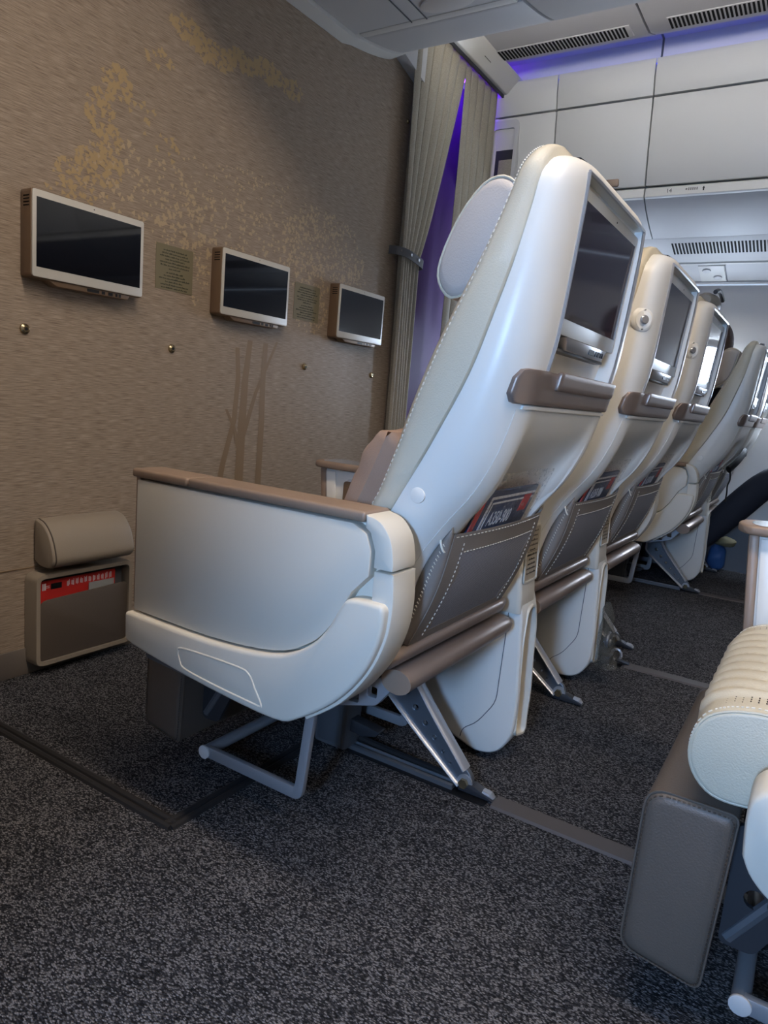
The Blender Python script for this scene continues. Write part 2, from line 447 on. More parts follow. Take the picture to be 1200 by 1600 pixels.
for side in (1, -1):
    for y in ([-0.45, -1.06, -1.70, -2.33, -2.96, -3.6] if side > 0 else [-0.45, -1.08, -1.70, -2.33, -2.95, -3.6]):
        wn += 1
        x = 3.352 if side > 0 else 2 * CY - 3.352
        fr = thing('window_%d' % wn, None, None, (x, y, 1.06 if side > 0 else 0.98)); fr['kind'] = 'structure'
        rr = rrect(-.13, .13, -.20, .20, .10, 6); r2 = rrect(-.10, .10, -.155, .155, .085, 6)
        til = 0.16 * side
        def mp3(p, d): return (-side * d - p[1] * math.sin(til), p[0], p[1] * math.cos(til))
        g = G().loft([[mp3(p, 0.006) for p in rr], [mp3(p, 0.016) for p in rr], [mp3(p, 0.008) for p in r2], [mp3(p, 0.004) for p in r2]], cap=False)
        g.build('window_frame', 'wall_white', fr)
        lit = y in ((-0.45, -1.06, -1.70) if side > 0 else (-1.70,))
        g = G().loft([[mp3(p, 0.005) for p in r2], [mp3(p, 0.006) for p in r2]])
        if lit: g.build('window_pane', 'day_right' if side > 0 else 'day_left', fr)
        else: g.build('closed_shade', 'bin_white', fr)

# aft partition, forward partition behind the curtain
o = G().box(-2.25, 3.5, YB - .05, YB, 0, 2.6).build('wall_back', 'trim_grey'); tag(o, kind='structure')
o = G().box(1.42, 3.3, 0.16, 0.20, 0, 2.46).build('wall_forward_cabin', 'purple_lit_wall'); tag(o, kind='structure')
o = G().box(-2.25, -0.40, 0.02, 0.06, 0, 2.47).build('wall_front_left', 'wallpaper'); tag(o, kind='structure')

# ceilings over both aisles
for side, nm in ((1, 'ceiling_1'), (-1, 'ceiling_2')):
    def X(x): return x if side > 0 else 2 * CY - x
    g = G()
    for (ya, yb) in ((1.6, -0.815), (-0.825, YB)):
        g.loft([[(X(x), y, z) for x, z in ((1.50, 2.42), (1.70, 2.463), (1.90, 2.472), (2.05, 2.470), (2.16, 2.474), (2.26, 2.51), (2.34, 2.56), (2.405, 2.56), (2.412, 2.442), (2.6, 2.442), (2.6, 2.65), (1.5, 2.65))] for y in (ya, yb)])
    o = g.build(nm, 'ceiling_white'); tag(o, kind='structure')

# ------------------------------------------------------------------ overhead bins
BELLY = smooth_tab([(2.466, 1.876), (2.53, 1.835), (2.63, 1.79), (2.74, 1.752)], 4)
def side_bin(y0, y1, label, side=1, handle=False, grp='side overhead bins'):
    X = (lambda x: x) if side > 0 else (lambda x: 2 * CY - x)
    org = (X(2.45), (y0 + y1) / 2, 1.875)
    t = thing('overhead_bin', label, 'overhead bin', org, grp)
    gap = 0.003
    a, b = y0 - gap, y1 + gap
    pz = lambda P: [(X(x), z) for x, z in P]
    G().prism(pz([(2.366, 2.440), (2.362, 2.459), (2.354, 2.459), (2.352, 2.44), (2.358, 2.38), (2.376, 2.308), (2.41, 2.308), (2.42, 2.440)]), 'y', a, b).build('top_panel', 'bin_white', t, org, bevel=0.002)
    door = G().prism(pz([(2.378, 2.300), (2.395, 2.18), (2.418, 2.05), (2.446, 1.930), (2.49, 1.935), (2.45, 2.1), (2.42, 2.300)]), 'y', a, b).build('door', 'bin_white', t, org, bevel=0.004)
    if handle:
        G().box(X(2.432), X(2.452), y1 + .20, y1 + .125, 1.935, 1.972).build('latch_handle', 'bronze_soft', door, org, bevel=0.008)
    G().prism(pz([(2.470, 1.928), (2.452, 1.918), (2.452, 1.888), (2.448, 1.880), (2.466, 1.874), (2.52, 1.90), (2.52, 1.928)]), 'y', a, b).build('lower_rim', 'bin_white', t, org, bevel=0.003)
    G().prism(pz([(x, z) for x, z in BELLY] + [(2.74, 1.80), (2.52, 1.90)]), 'y', a, b).build('belly_panel', 'bin_grey', t, org)
    G().prism(pz([(2.41, 2.435), (2.435, 2.30), (2.47, 2.1), (2.50, 1.92), (2.56, 1.86), (2.74, 1.81), (3.2, 1.9), (3.0, 2.45)]), 'y', y0 - .001, y1 + .001).build('body', 'bin_grey', t, org)
    return t, org
b1, _ = side_bin(0.155, -0.352, 'short far side overhead bin next to the grey curtain header')
b2, _ = side_bin(-0.352, -0.815, 'far side overhead bin with a bronze latch handle at its lower edge', handle=True)
b3, org3 = side_bin(-0.815, -1.75, 'far side overhead bin marked with row number 14 on its rim')
for k, (a, b) in enumerate([(-1.75, -2.7), (-2.7, -3.7), (-3.7, -4.7)]):
    side_bin(a, b, ['far side overhead bin just aft of the row 14 bin', 'second far side overhead bin aft of the row 14 bin', 'aftmost far side overhead bin near the rear partition'][k])
for k, (a, b) in enumerate([(0.0, -0.9), (-0.9, -1.9), (-1.9, -2.9), (-2.9, -3.9), (-3.9, -4.9)]):
    side_bin(a, b, ['near side overhead bin beside the bulkhead', 'second near side overhead bin from the bulkhead', 'third near side overhead bin from the bulkhead', 'fourth near side overhead bin from the bulkhead', 'aftmost near side overhead bin'][k], side=-1)
# row number on the rim
mtx = Matrix(((0, 0, -1, 2.4515 - org3[0]), (-1, 0, 0, -0.915 - org3[1]), (0, 1, 0, 1.893 - org3[2]), (0, 0, 0, 1)))
text('row_number', '14', 0.026, mtx, 'ink', b3)
g = G()
rnd = random.Random(2)
g.prism(circ((-1.005, 1.903), .0045, 8), 'x', 2.4508, 2.4512)
for k in range(5): g.box(2.4508, 2.4512, -1.018 - k * .009, -1.013 - k * .009, 1.897, 1.909)
g.build('seat_letter_mark', 'sheer_grey', b3, org3)
g = G().box(2.4508, 2.4512, -1.083, -1.077, 1.892, 1.902); g.prism([(-1.086, 1.902), (-1.080, 1.912), (-1.074, 1.902)], 'x', 2.4508, 2.4512)
g.build('arrow_mark', 'ink', b3, org3)

# service panels between bins and side wall
def service(side, label):
    X = (lambda x: x) if side > 0 else (lambda x: 2 * CY - x)
    org = (X(2.98), -1.8, 1.70)
    t = thing('service_panel', label, 'service panel', org)
    A, B = Vector((2.745, 0, 1.752)), Vector((3.215, 0, 1.615))
    d = (B - A).normalized(); nrm = Vector((-d.z, 0, d.x));
    if nrm.z > 0: nrm = -nrm
    def strip(f0, f1, y0, y1, out, thick=0.012):
        p = [A + (B - A) * f0, A + (B - A) * f1]
        q = [p[0] + nrm * out, p[1] + nrm * out, p[1] + nrm * (out - thick), p[0] + nrm * (out - thick)]
        return [(X(v.x), v.z) for v in q], y0, y1
    G().prism(*[strip(0.0, 0.52, 0, 0, 0)[0]], 'y', 1.0, YB).build('vent_strip', 'bin_grey', t, org, bevel=0.002)
    G().prism(strip(0.54, 0.56, 0, 0, 0.004)[0], 'y', 1.0, YB).build('ridge', 'bin_white', t, org)
    G().prism(strip(0.56, 1.0, 0, 0, -0.002)[0], 'y', 1.0, YB).build('reading_light_strip', 'bin_grey', t, org, bevel=0.002)
    G().prism(strip(0.975, 1.02, 0, 0, 0.006)[0], 'y', 1.0, YB).build('lower_ridge', 'bin_grey', t, org, bevel=0.002)
    if side > 0:
        for (ya, yb) in ((-0.90, -1.62), (-1.72, -2.5)):
            g = G(); n = int((ya - yb) / 0.0165)
            for k in range(n):
                y = ya - k * 0.0165
                g.prism(strip(0.10, 0.33, 0, 0, 0.0012, 0.004)[0], 'y', y, y - 0.0088)
            o = g.build('vent_slots', 'slot', t, org); o['kind'] = 'stuff'
        bx = strip(0.62, 0.95, 0, 0, 0.002)[0]
        p = A + (B - A) * 0.78
        bezel = G().prism(strip(0.60, 0.96, 0, 0, 0.003, 0.008)[0], 'y', -1.005, -1.135).build('light_bezel', 'bin_white', t, org, bevel=0.002)
        for yy, ff in ((-1.045, .70), (-1.095, .86)):
            c = A + (B - A) * ff
            G().disc((c.x, yy, c.z), nrm, 0.022, 0.010, 16).build('reading_light', 'bin_grey', bezel, org, bevel=0.003)
        G().prism(strip(0.6, 0.97, 0, 0, 0.001, 0.004)[0], 'y', -1.137, -1.1405).build('panel_joint', 'plastic_mid', t, org)
service(1, 'grey service strip with air slots under the far side bins')
service(-1, 'service strip under the near side bins')

# ceiling air grilles above the far aisle
for (ya, yb, lab) in ((-0.135, -0.752, 'slotted ceiling air grille next to the curtain header'), (-0.915, -1.55, 'slotted ceiling air grille aft of the ceiling panel joint')):
    org = (2.1, (ya + yb) / 2, 2.47)
    t = thing('ceiling_grille', lab, 'air grille', org, 'ceiling grilles over the far aisle')
    G().box(2.052, 2.148, ya + .006, yb - .006, 2.4670, 2.4735).build('frame', 'ceiling_white', t, org, bevel=0.002)
    g = G(); n = int((ya - yb) / 0.0165)
    for k in range(n):
        y = ya - k * 0.0165; g.box(2.058, 2.142, y, y - 0.0085, 2.4655, 2.4675)
    o = g.build('slots', 'slot', t, org); o['kind'] = 'stuff'

# centre bins
LIP = smooth_tab([(1.115, 2.132), (1.24, 2.155), (1.34, 2.180), (1.40, 2.203), (1.455, 2.245), (1.505, 2.31), (1.54, 2.42)], 4)
def centre_bin(y0, y1, label):
    org = (CY, (y0 + y1) / 2, 2.12)
    t = thing('centre_overhead_bin', label, 'overhead bin', org, 'centre overhead bins')
    a, b = y0 - .005, y1 + .005
    G().prism([(2 * CY - 1.06, 2.120), (CY, 2.112), (1.06, 2.120), (1.06, 2.16), (2 * CY - 1.06, 2.16)], 'y', a, b).build('underside_panel', 'bin_grey', t, org, bevel=0.003)
    for s in (1, -1):
        P = [(x if s > 0 else 2 * CY - x, z) for x, z in [(1.066, 2.121), (1.108, 2.127), (1.11, 2.17), (1.066, 2.17)]]
        G().prism(P, 'y', a - .012, b + .012).build('latch_strip', 'bin_white', t, org, bevel=0.004)
        P = [(x if s > 0 else 2 * CY - x, z) for x, z in LIP + [(1.30, 2.46), (1.115, 2.20)]]
        G().prism(P, 'y', a, b).build('door', 'bin_grey', t, org, bevel=0.004, bang=50)
    G().box(2 * CY - 1.3, 1.3, a, b, 2.18, 2.46).build('body', 'bin_grey', t, org)
    return t, org
cb1, o1 = centre_bin(-0.055, -0.69, 'centre overhead bin nearest the bulkhead, seen from below')
cb2, o2 = centre_bin(-0.69, -1.7, 'second centre overhead bin behind the first module')
g = G().loft([[(1.0 + .045 * math.cos(k * math.pi / 8) * 1.0, -0.47 + .10 * math.sin(k * math.pi / 8), z) for k in range(16)] for z in (2.112, 2.122)])
g.build('recessed_pull', 'wall_white', cb1, o1, bevel=0.003)
for yy in (-0.30, -0.36): G().box(.72, 1.06, yy, yy - .003, 2.1135, 2.1165).build('panel_joint', 'plastic_mid', cb1, o1)
for k, (a, b) in enumerate([(-1.7, -2.7), (-2.7, -3.7), (-3.7, -4.8)]):
    centre_bin(a, b, ['third centre overhead bin from the bulkhead', 'fourth centre overhead bin from the bulkhead', 'aftmost centre overhead bin'][k])
# rounded end rim of the centre bin against the bulkhead
rim = [(2 * CY - x, z) for x, z in reversed(LIP[:17])] + [(2 * CY - 1.06, 2.116), (CY, 2.106), (1.06, 2.116)] + [(x, z) for x, z in LIP[:17]]
g = G(); 
g.loft([[(x, -0.002, z - .014), (x, -0.056, z - .006), (x, -0.058, z + .02), (x, -0.002, z + .03)] for x, z in rim])
o = g.build('trim_3', 'bin_white', ang=50); tag(o, kind='structure')
g = G().prism([(1.36, 2.225), (1.62, 2.16), (1.62, 2.47), (1.36, 2.47)], 'y', -0.05, -0.001)
o = g.build('trim_4', 'bin_grey'); tag(o, kind='structure')

# cabin lamps, and an added strip out of view to brighten the far bins
def lamp(name, x0, x1, y0, y1, z, m, label, up=False):
    t = thing(name, label, 'ceiling light', ((x0 + x1) / 2, (y0 + y1) / 2, z))
    org = t.location
    G().box(x0, x1, y0, y1, z, z + .008).build('lamp_body', 'bin_white', t, org)
    G().box(x0 + .004, x1 - .004, y0 + .004, y1 - .004, z - .003, z - .0005).build('diffuser', m, t, org)
lamp('ceiling_light', -0.60, -0.42, -3.6, -0.9, 2.452, 'lamp_near', 'long ceiling light strip over the near aisle')
t = thing('bin_fill_light', 'long unseen light strip added on the centre bins to brighten the far side bins', 'wash light', (1.56, -2.3, 2.35))
G().box(1.545, 1.555, -4.6, -0.2, 2.315, 2.395).build('lamp_body', 'bin_white', t, (1.56, -2.3, 2.35))
G().box(1.545, 1.625, -4.6, -0.2, 2.3955, 2.3995).build('hood', 'bin_white', t, (1.56, -2.3, 2.35))  # added to keep the strip's light off the ceiling
G().box(1.5555, 1.5575, -4.6, -0.2, 2.32, 2.39).build('diffuser', 'bin_fill', t, (1.56, -2.3, 2.35))
t = thing('cove_light', 'blue cove light along the top of the far side bins', 'cove light', (2.385, -1.2, 2.455))
G().box(2.370, 2.404, -3.0, -0.16, 2.4405, 2.4445).build('light_bar', 'lamp_blue', t, (2.385, -1.2, 2.455))
t = thing('forward_cabin_light', 'purple mood light above the forward cabin behind the curtain', 'mood light', (2.2, 0.1, 2.44))
G().box(1.7, 2.3, 0.06, 0.10, 2.44, 2.45).build('light_bar', 'lamp_purple', t, (2.2, 0.1, 2.44))

# curtain header
t = thing('curtain_header', 'white curtain header beam spanning the far aisle', 'curtain rail', (2.0, -0.08, 2.42))
org = t.location
G().prism([(-0.055, 2.405), (-0.085, 2.405), (-0.150, 2.468), (-0.150, 2.476), (-0.055, 2.476)], 'x', 1.50, 2.40).build('beam', 'bin_white', t, org, bevel=0.004)
G().box(1.6, 2.38, -0.068, -0.058, 2.392, 2.406).build('rail', 'plastic_dark', t, org)
G().box(2.00, 2.07, -0.1165, -0.1155, 2.432, 2.440).build('placard_mark', 'sheer_grey', t, org)

# curtains
def curtain(name, label, fn, us, zs):
    g = G().grid(fn, us, zs); o = g.build(name, 'curtain_fabric', solid=0.003, ang=70)
    return tag(o, label, 'curtain', 'curtains closing the far aisle')
def pleat(u, n, amp):
    ph = (u * n) % 1.0
    if ph < .88: return amp * (.78 + .22 * math.sin(math.pi * ph / .88))
    return amp * (.78 - .95 * math.sin(math.pi * (ph - .88) / .12))
zs = [0.02 + (2.405 - 0.02) * k / 60 for k in range(61)]
us = [k / 240 for k in range(241)]
def c1(u, z):
    if z > 1.45:
        k = (z - 1.45) / (2.405 - 1.45); k2 = k ** 0.85
        xl = 1.505 + 0.02 * (1 - k); xr = 1.675 + (1.985 - 1.675) * k2
        if k > 0.75: xr += 0
    else:
        k = (1.45 - z) / 1.43; xl = 1.525 + 0.03 * k; xr = 1.675 + 0.03 * k
    amp = 0.035
    x = xl + (xr - xl) * u
    return (x, -0.020 - pleat(u, 6, amp) + 0.004 * math.sin(7 * u + 3 * z), z)
cu1 = curtain('curtain', 'grey pleated curtain tied back against the edge of the bulkhead', c1, us, zs)
def c2(u, z):
    x = 1.968 + 0.362 * u + 0.006 * math.sin(4 * z + 6 * u)
    return (x, -0.016 - pleat(u, 5, 0.035), z)
curtain('curtain', 'grey pleated curtain hanging straight down beside the far side bins', c2, us, zs)
t = thing('curtain_tieback', 'dark grey curtain tie strap with three studs at the bulkhead edge', 'tieback', (1.58, -0.06, 1.45))
org = t.location
path = [(1.49, -0.004, 1.462), (1.495, -0.045, 1.458), (1.53, -0.075, 1.450), (1.60, -0.082, 1.438), (1.67, -0.075, 1.428), (1.69, -0.02, 1.426)]
g = G().loft([[(x - .002, y, z - .018), (x - .002, y - .004, z - .018), (x, y - .004, z + .018), (x, y, z + .018)] for x, y, z in smooth_tab(path, 4)])
g.build('strap', 'plastic_mid', t, org)
for p in ((1.508, -0.060, 1.458), (1.55, -0.083, 1.448), (1.61, -0.087, 1.438)):
    G().disc(p, (0, -1, 0), 0.007, 0.004, 10).build('stud', 'chrome', t, org)

# forward edge of the far side: framed niche past the curtain
t = thing('forward_niche', 'grey rounded niche frame with a dark opening past the curtain', 'niche', (2.46, 0.0, 2.1))
org = t.location
fr = rrect(-0.16, 0.02, 1.90, 2.29, 0.03); hl = rrect(-0.14, -0.02, 1.92, 2.25, 0.02)
plate('niche_frame', [(2.39 + 0 * p[0], p[1]) for p in fr] if False else fr, [hl], 0.03, 2.392, 'bin_grey', t, org)
G().box(2.40, 2.41, -0.139, -0.021, 1.921, 2.249).build('dark_opening', 'plastic_dark', t, org)
G().box(2.388, 2.40, -0.135, -0.06, 1.921, 2.10).build('inner_panel', 'curtain_fabric', t, org, bevel=0.002)
o = G().box(2.395, 2.42, -0.035, 0.0, 1.2, 2.40).build('trim_5', 'wall_white', bevel=0.004); tag(o, kind='structure')

# ------------------------------------------------------------------ bulkhead fittings
def scribble(g, x0, x1, z, h, rnd, y):
    x = x0
    while x < x1:
        wd = rnd.uniform(.006, .016)
        e = min(x + wd, x1); q = x
        while q < e:
            l = rnd.uniform(.0012, .0026); up = rnd.choice([.5, .6, 1.0, .7]) * h
            g.box(q, q + l, y - .0003, y, z - h * .15 * rnd.random(), z + up); q += l + .0006
        x = e + .003
def wall_placard(x0, x1, z0, z1, label, seed):
    t = thing('wall_placard', label, 'placard', ((x0 + x1) / 2, 0, z0), 'bulkhead placards'); org = t.location
    G().box(x0, x1, -0.0012, -0.0002, z0, z1).build('plate', 'placard_green', t, org)
    g = G(); rnd = random.Random(seed); z = z1 - .017; c = (x0 + x1) / 2
    for k, f in enumerate([.60, .66, .76, .50, .76, .72, .30, 0, .42, .55, .78, .46, .70, .66]):
        if f == 0: z -= .003; continue
        hw = f * (x1 - x0) / 2 * 1.05
        scribble(g, c - hw, c + hw, z, .0042, rnd, -0.0012)
        z -= .0087
    g.build('printed_lines', 'ink_green', t, org)
wall_placard(.246, .388, 1.088, 1.218, 'small greenish text placard between the first and second bulkhead screens', 1)
wall_placard(.880, 1.030, 1.086, 1.219, 'small greenish text placard between the second and third bulkhead screens', 2)

def wall_screen(i, label):
    cx = i * CY; cz = 1.1476; org = (cx, 0, cz - .10)
    t = thing('bulkhead_screen', label, 'screen', org, 'bulkhead screens')
    G().prism(rrect(cx - .1645, cx + .1645, cz - .104, cz + .104, .010, 3), 'y', -0.0005, -0.0445).build('housing', 'housing', t, org, bevel=0.002)
    g = G()
    for k in range(4): g.box(cx - .1652, cx - .1640, -0.038, -0.014, cz + .062 + k * .0075, cz + .0645 + k * .0075)
    g.build('side_vent', 'slot', t, org)
    bz = G().prism(rrect(cx - .1625, cx + .1625, cz - .1018, cz + .1018, .007, 3), 'y', -0.0445, -0.049).build('bezel', 'bezel', t, org, bevel=0.001)
    G().box(cx - .1525, cx + .1525, -0.0496, -0.0488, cz - .078, cz + .085).build('display', 'display', t, org)
    G().disc((cx + .005, -0.049, cz + .0935), (0, -1, 0), .0016, .0005, 8).build('camera_dot', 'black', bz, org)
    P = [(cx - .118, cz - .103), (cx + .128, cz - .103), (cx + .118, cz - .116), (cx - .095, cz - .116)]
    pb = G().prism(P, 'y', -0.006, -0.043).build('port_bar', 'housing', t, org, bevel=0.002)
    g = G()
    for a, b in ((-.008, .028), (.036, .046), (.056, .070), (.079, .085), (.090, .096)): g.box(cx + a, cx + b, -0.0436, -0.0430, cz - .1135, cz - .1055)
    g.build('ports', 'black', pb, org)
for i, l in enumerate(['large bulkhead screen nearest the camera, at the left', 'middle bulkhead screen between the two text placards', 'bulkhead screen farthest from the camera, by the curtain']): wall_screen(i, l)

for k, (x, z, s, l) in enumerate([(-.153, .919, 1, 'brass stud on the bulkhead below the leftmost screen'), (.316, .918, 1, 'brass stud on the bulkhead right of the leftmost screen'),
        (.966, .916, 1, 'brass stud on the bulkhead left of the farthest screen'), (1.433, .917, 1, 'brass stud on the bulkhead below the farthest screen'), (1.561, 2.007, .7, 'tiny stud high on the bulkhead beside the curtain')]):
    t = thing('wall_stud', l, 'stud', (x, 0, z), 'bulkhead studs'); org = t.location
    G().tube([(x, -.0005, z), (x, -.004, z), (x, -.008, z)], [.0135 * s, .0125 * s, .007 * s], 16).build('washer', 'brass', t, org)
    G().tube([(x, -.0082, z), (x, -.0088, z)], .0042 * s, 10).build('socket', 'black', t, org)

# bolster pad and literature pocket under the first screen
t = thing('bulkhead_footrest', 'taupe leather roll footrest mounted on the bulkhead above the literature pocket', 'footrest', (0, 0, .30)); org = t.location
prof = smooth_tab([(-.004, .318), (-.004, .42), (-.02, .428), (-.045, .418), (-.072, .388), (-.088, .345), (-.088, .322), (-.07, .306), (-.03, .305), (-.004, .318)], 3)[:-1]
ctr = (-.045, .36)
rings = []
for x, s in ((-.128, .90), (-.127, .96), (-.122, 1.0), (-.06, 1.01), (.06, 1.01), (.122, 1.0), (.127, .96), (.128, .9)):
    rings.append([(x, min(-.002, ctr[0] + (p[0] - ctr[0]) * s), ctr[1] + (p[1] - ctr[1]) * s) for p in prof])
pad = G().loft(rings).build('pad', 'leather_taupe', t, org, ang=50)
G().tube([(-.119, p[0] - .001, p[1]) for p in prof[2:]], .002, 6).build('piping', 'leather_brown', pad, org)

t = thing('literature_pocket', 'beige framed literature pocket on the bulkhead near the floor', 'pocket', (0, 0, .03)); org = t.location
oF = rrect(-.152, .152, .030, .286, .022, 4); iF = rrect(-.140, .140, .042, .274, .014, 4)
g = G()
g.loft([[(p[0], -.002, p[1]) for p in oF], [(p[0], -.050, p[1]) for p in oF], [(p[0] * .993, -.0545, .158 + (p[1] - .158) * .99) for p in oF], [(p[0], -.0545, p[1]) for p in iF], [(p[0], -.018, p[1]) for p in iF], [(p[0], -.002, p[1]) for p in oF]], cap=False)
g.build('frame', 'leather_taupe', t, org, ang=40)
G().prism(rrect(-.140, .140, .042, .274, .014, 4), 'y', -.018, -.012).build('back_panel', 'plastic_mid', t, org)
fp = rp([(-.139, .043), (.139, .043), (.139, .222), (-.139, .212)], [.012, .012, .02, .025], 4)
G().prism(fp, 'y', -.049, -.044).build('front_panel', 'leather_brown', t, org, bevel=0.002)
t = thing('safety_card', 'red instruction card standing in the bulkhead literature pocket', 'card', (0, -.032, .1)); org = t.location
G().box(-.128, .105, -.034, -.032, .10, .262).build('card', 'card_red', t, org)
G().box(-.098, -.066, -.0346, -.0341, .236, .252).build('printed_panel', 'black', t, org)
g = G(); rnd = random.Random(4)
for k in range(11):
    x = -.05 + k * .0135
    for q in range(4): g.box(x + q * .0022, x + q * .0022 + .0010, -.0345, -.0341, .236 + rnd.random() * .004, .250 + rnd.random() * .006)
for q in range(3): g.box(-.123 + q * .004, -.1205 + q * .004, -.0345, -.0341, .236, .255)
g.box(-.112, -.102, -.0345, -.0341, .2415, .2427); g.box(-.112, -.102, -.0345, -.0341, .246, .2472)
g.build('printed_lines', 'card_white', t, org)
t = thing('paper_leaflet', 'small pale leaflet in front of the red card in the bulkhead pocket', 'leaflet', (.06, -.038, .12)); org = t.location
G().box(.015, .098, -.0395, -.038, .12, .236).build('leaflet', 'leaflet_grey', t, org)

# ------------------------------------------------------------------ the seat
SO = (0, -0.95, 0)          # seat origin in row-one coordinates
YF = smooth_tab([(.38, -1.085), (.50, -1.12), (.60, -1.155), (.676, -1.196), (.731, -1.228), (.787, -1.258), (.874, -1.300), (.963, -1.328), (1.031, -1.346), (1.105, -1.359), (1.15, -1.364), (1.20, -1.368)], 5)
YA = smooth_tab([(.38, -1.19), (.46, -1.205), (.56, -1.230), (.634, -1.274), (.694, -1.318), (.762, -1.349), (.826, -1.366), (.88, -1.378), (.94, -1.389), (1.05, -1.399), (1.147, -1.406), (1.2, -1.408)], 5)
WD = smooth_tab([(.38, .235), (.5, .243), (.6, .250), (.7, .258), (.85, .263), (.95, .262), (1.05, .255), (1.12, .246), (1.2, .240)], 4)
YB_ = smooth_tab([(.38, -.99), (.50, -1.05), (.644, -1.131), (.675, -1.149), (.76, -1.180), (.825, -1.201), (.917, -1.236), (.99, -1.268), (1.058, -1.296), (1.125, -1.318), (1.165, -1.330), (1.20, -1.340)], 5)
ZTOP = 1.181
CONC = smooth_tab([(.38, 0), (.42, .012), (.50, .030), (.60, .044), (.66, .050), (.72, .042), (.78, .012), (.83, 0)], 4)
def topfall(z, r=0.055):
    """how much the width closes in near the rounded top"""
    d = z - (ZTOP - r)
    return 0 if d <= 0 else r - math.sqrt(max(r * r - d * d, 0))
def shell_ring(z, off=0.0, na=9, zt=None):
    wd = itp(WD, z) + off - topfall(z) * 1.25; yf = itp(YF, z); ya = itp(YA, z) - off + topfall(z, .02) * .6
    wc = wd - 0.085; dy = ya - yf
    cv = itp(CONC, z)
    half = [(wc * q, ya + cv * (1 - q ** 7)) for q in (0, .3, .55, .7, .8, .88, .94)]
    for k in range(na + 1):
        a = k / na * math.pi / 2
        half.append((wc + (wd - wc) * math.sin(a) ** 0.9, ya - dy * 0.86 * (1 - math.cos(a) ** 0.9)))
    half.append((wd, yf))
    R = [(x, y) for x, y in half]; L = [(-x, y) for x, y in reversed(half[1:])]
    return [(x, y, z) for x, y in (L + R)]
def shell_pt(x, z, off=0.0):
    """aft surface point of the shell at lateral x"""
    R = shell_ring(z, off)
    for a, b in zip(R, R[1:]):
        if a[0] <= x <= b[0]:
            t = (x - a[0]) / max(b[0] - a[0], 1e-9); return (x, a[1] + (b[1] - a[1]) * t, z)
    return R[0] if x < 0 else R[-1]
def shell_patch(x0, x1, z0, z1, off, th, nx=22, nz=6, cr=0.0):
    g = G()
    fr, bk = [], []
    for k in range(nz + 1):
        def zc(i):
            d_ = min(i, nx - i) * (x1 - x0) / nx
            sh_ = 0 if d_ >= cr else cr - math.sqrt(max(cr * cr - (cr - d_) ** 2, 0))
            return (z0 + sh_) + (z1 - z0 - 2 * sh_) * k / nz
        fr.append([shell_pt(x0 + (x1 - x0) * i / nx, zc(i), off) for i in range(nx + 1)])
        bk.append([shell_pt((x0 + (x1 - x0) * i / nx) * .985, zc(i), off - th) for i in range(nx + 1)])
    n = nx + 1
    g.v = [p for r in fr for p in r] + [p for r in bk for p in r]; N = n * (nz + 1)
    for k in range(nz):
        for i in range(nx):
            a = k * n + i; g.f.append((a, a + 1, a + n + 1, a + n)); g.f.append((N + a, N + a + n, N + a + n + 1, N + a + 1))
    for i in range(nx):
        g.f.append((i, N + i, N + i + 1, i + 1)); a = nz * n + i; g.f.append((a, a + 1, N + a + 1, N + a))
    for k in range(nz):
        a = k * n; g.f.append((a, a + n, N + a + n, N + a)); a += nx; g.f.append((a, N + a, N + a + n, a + n))
    return g

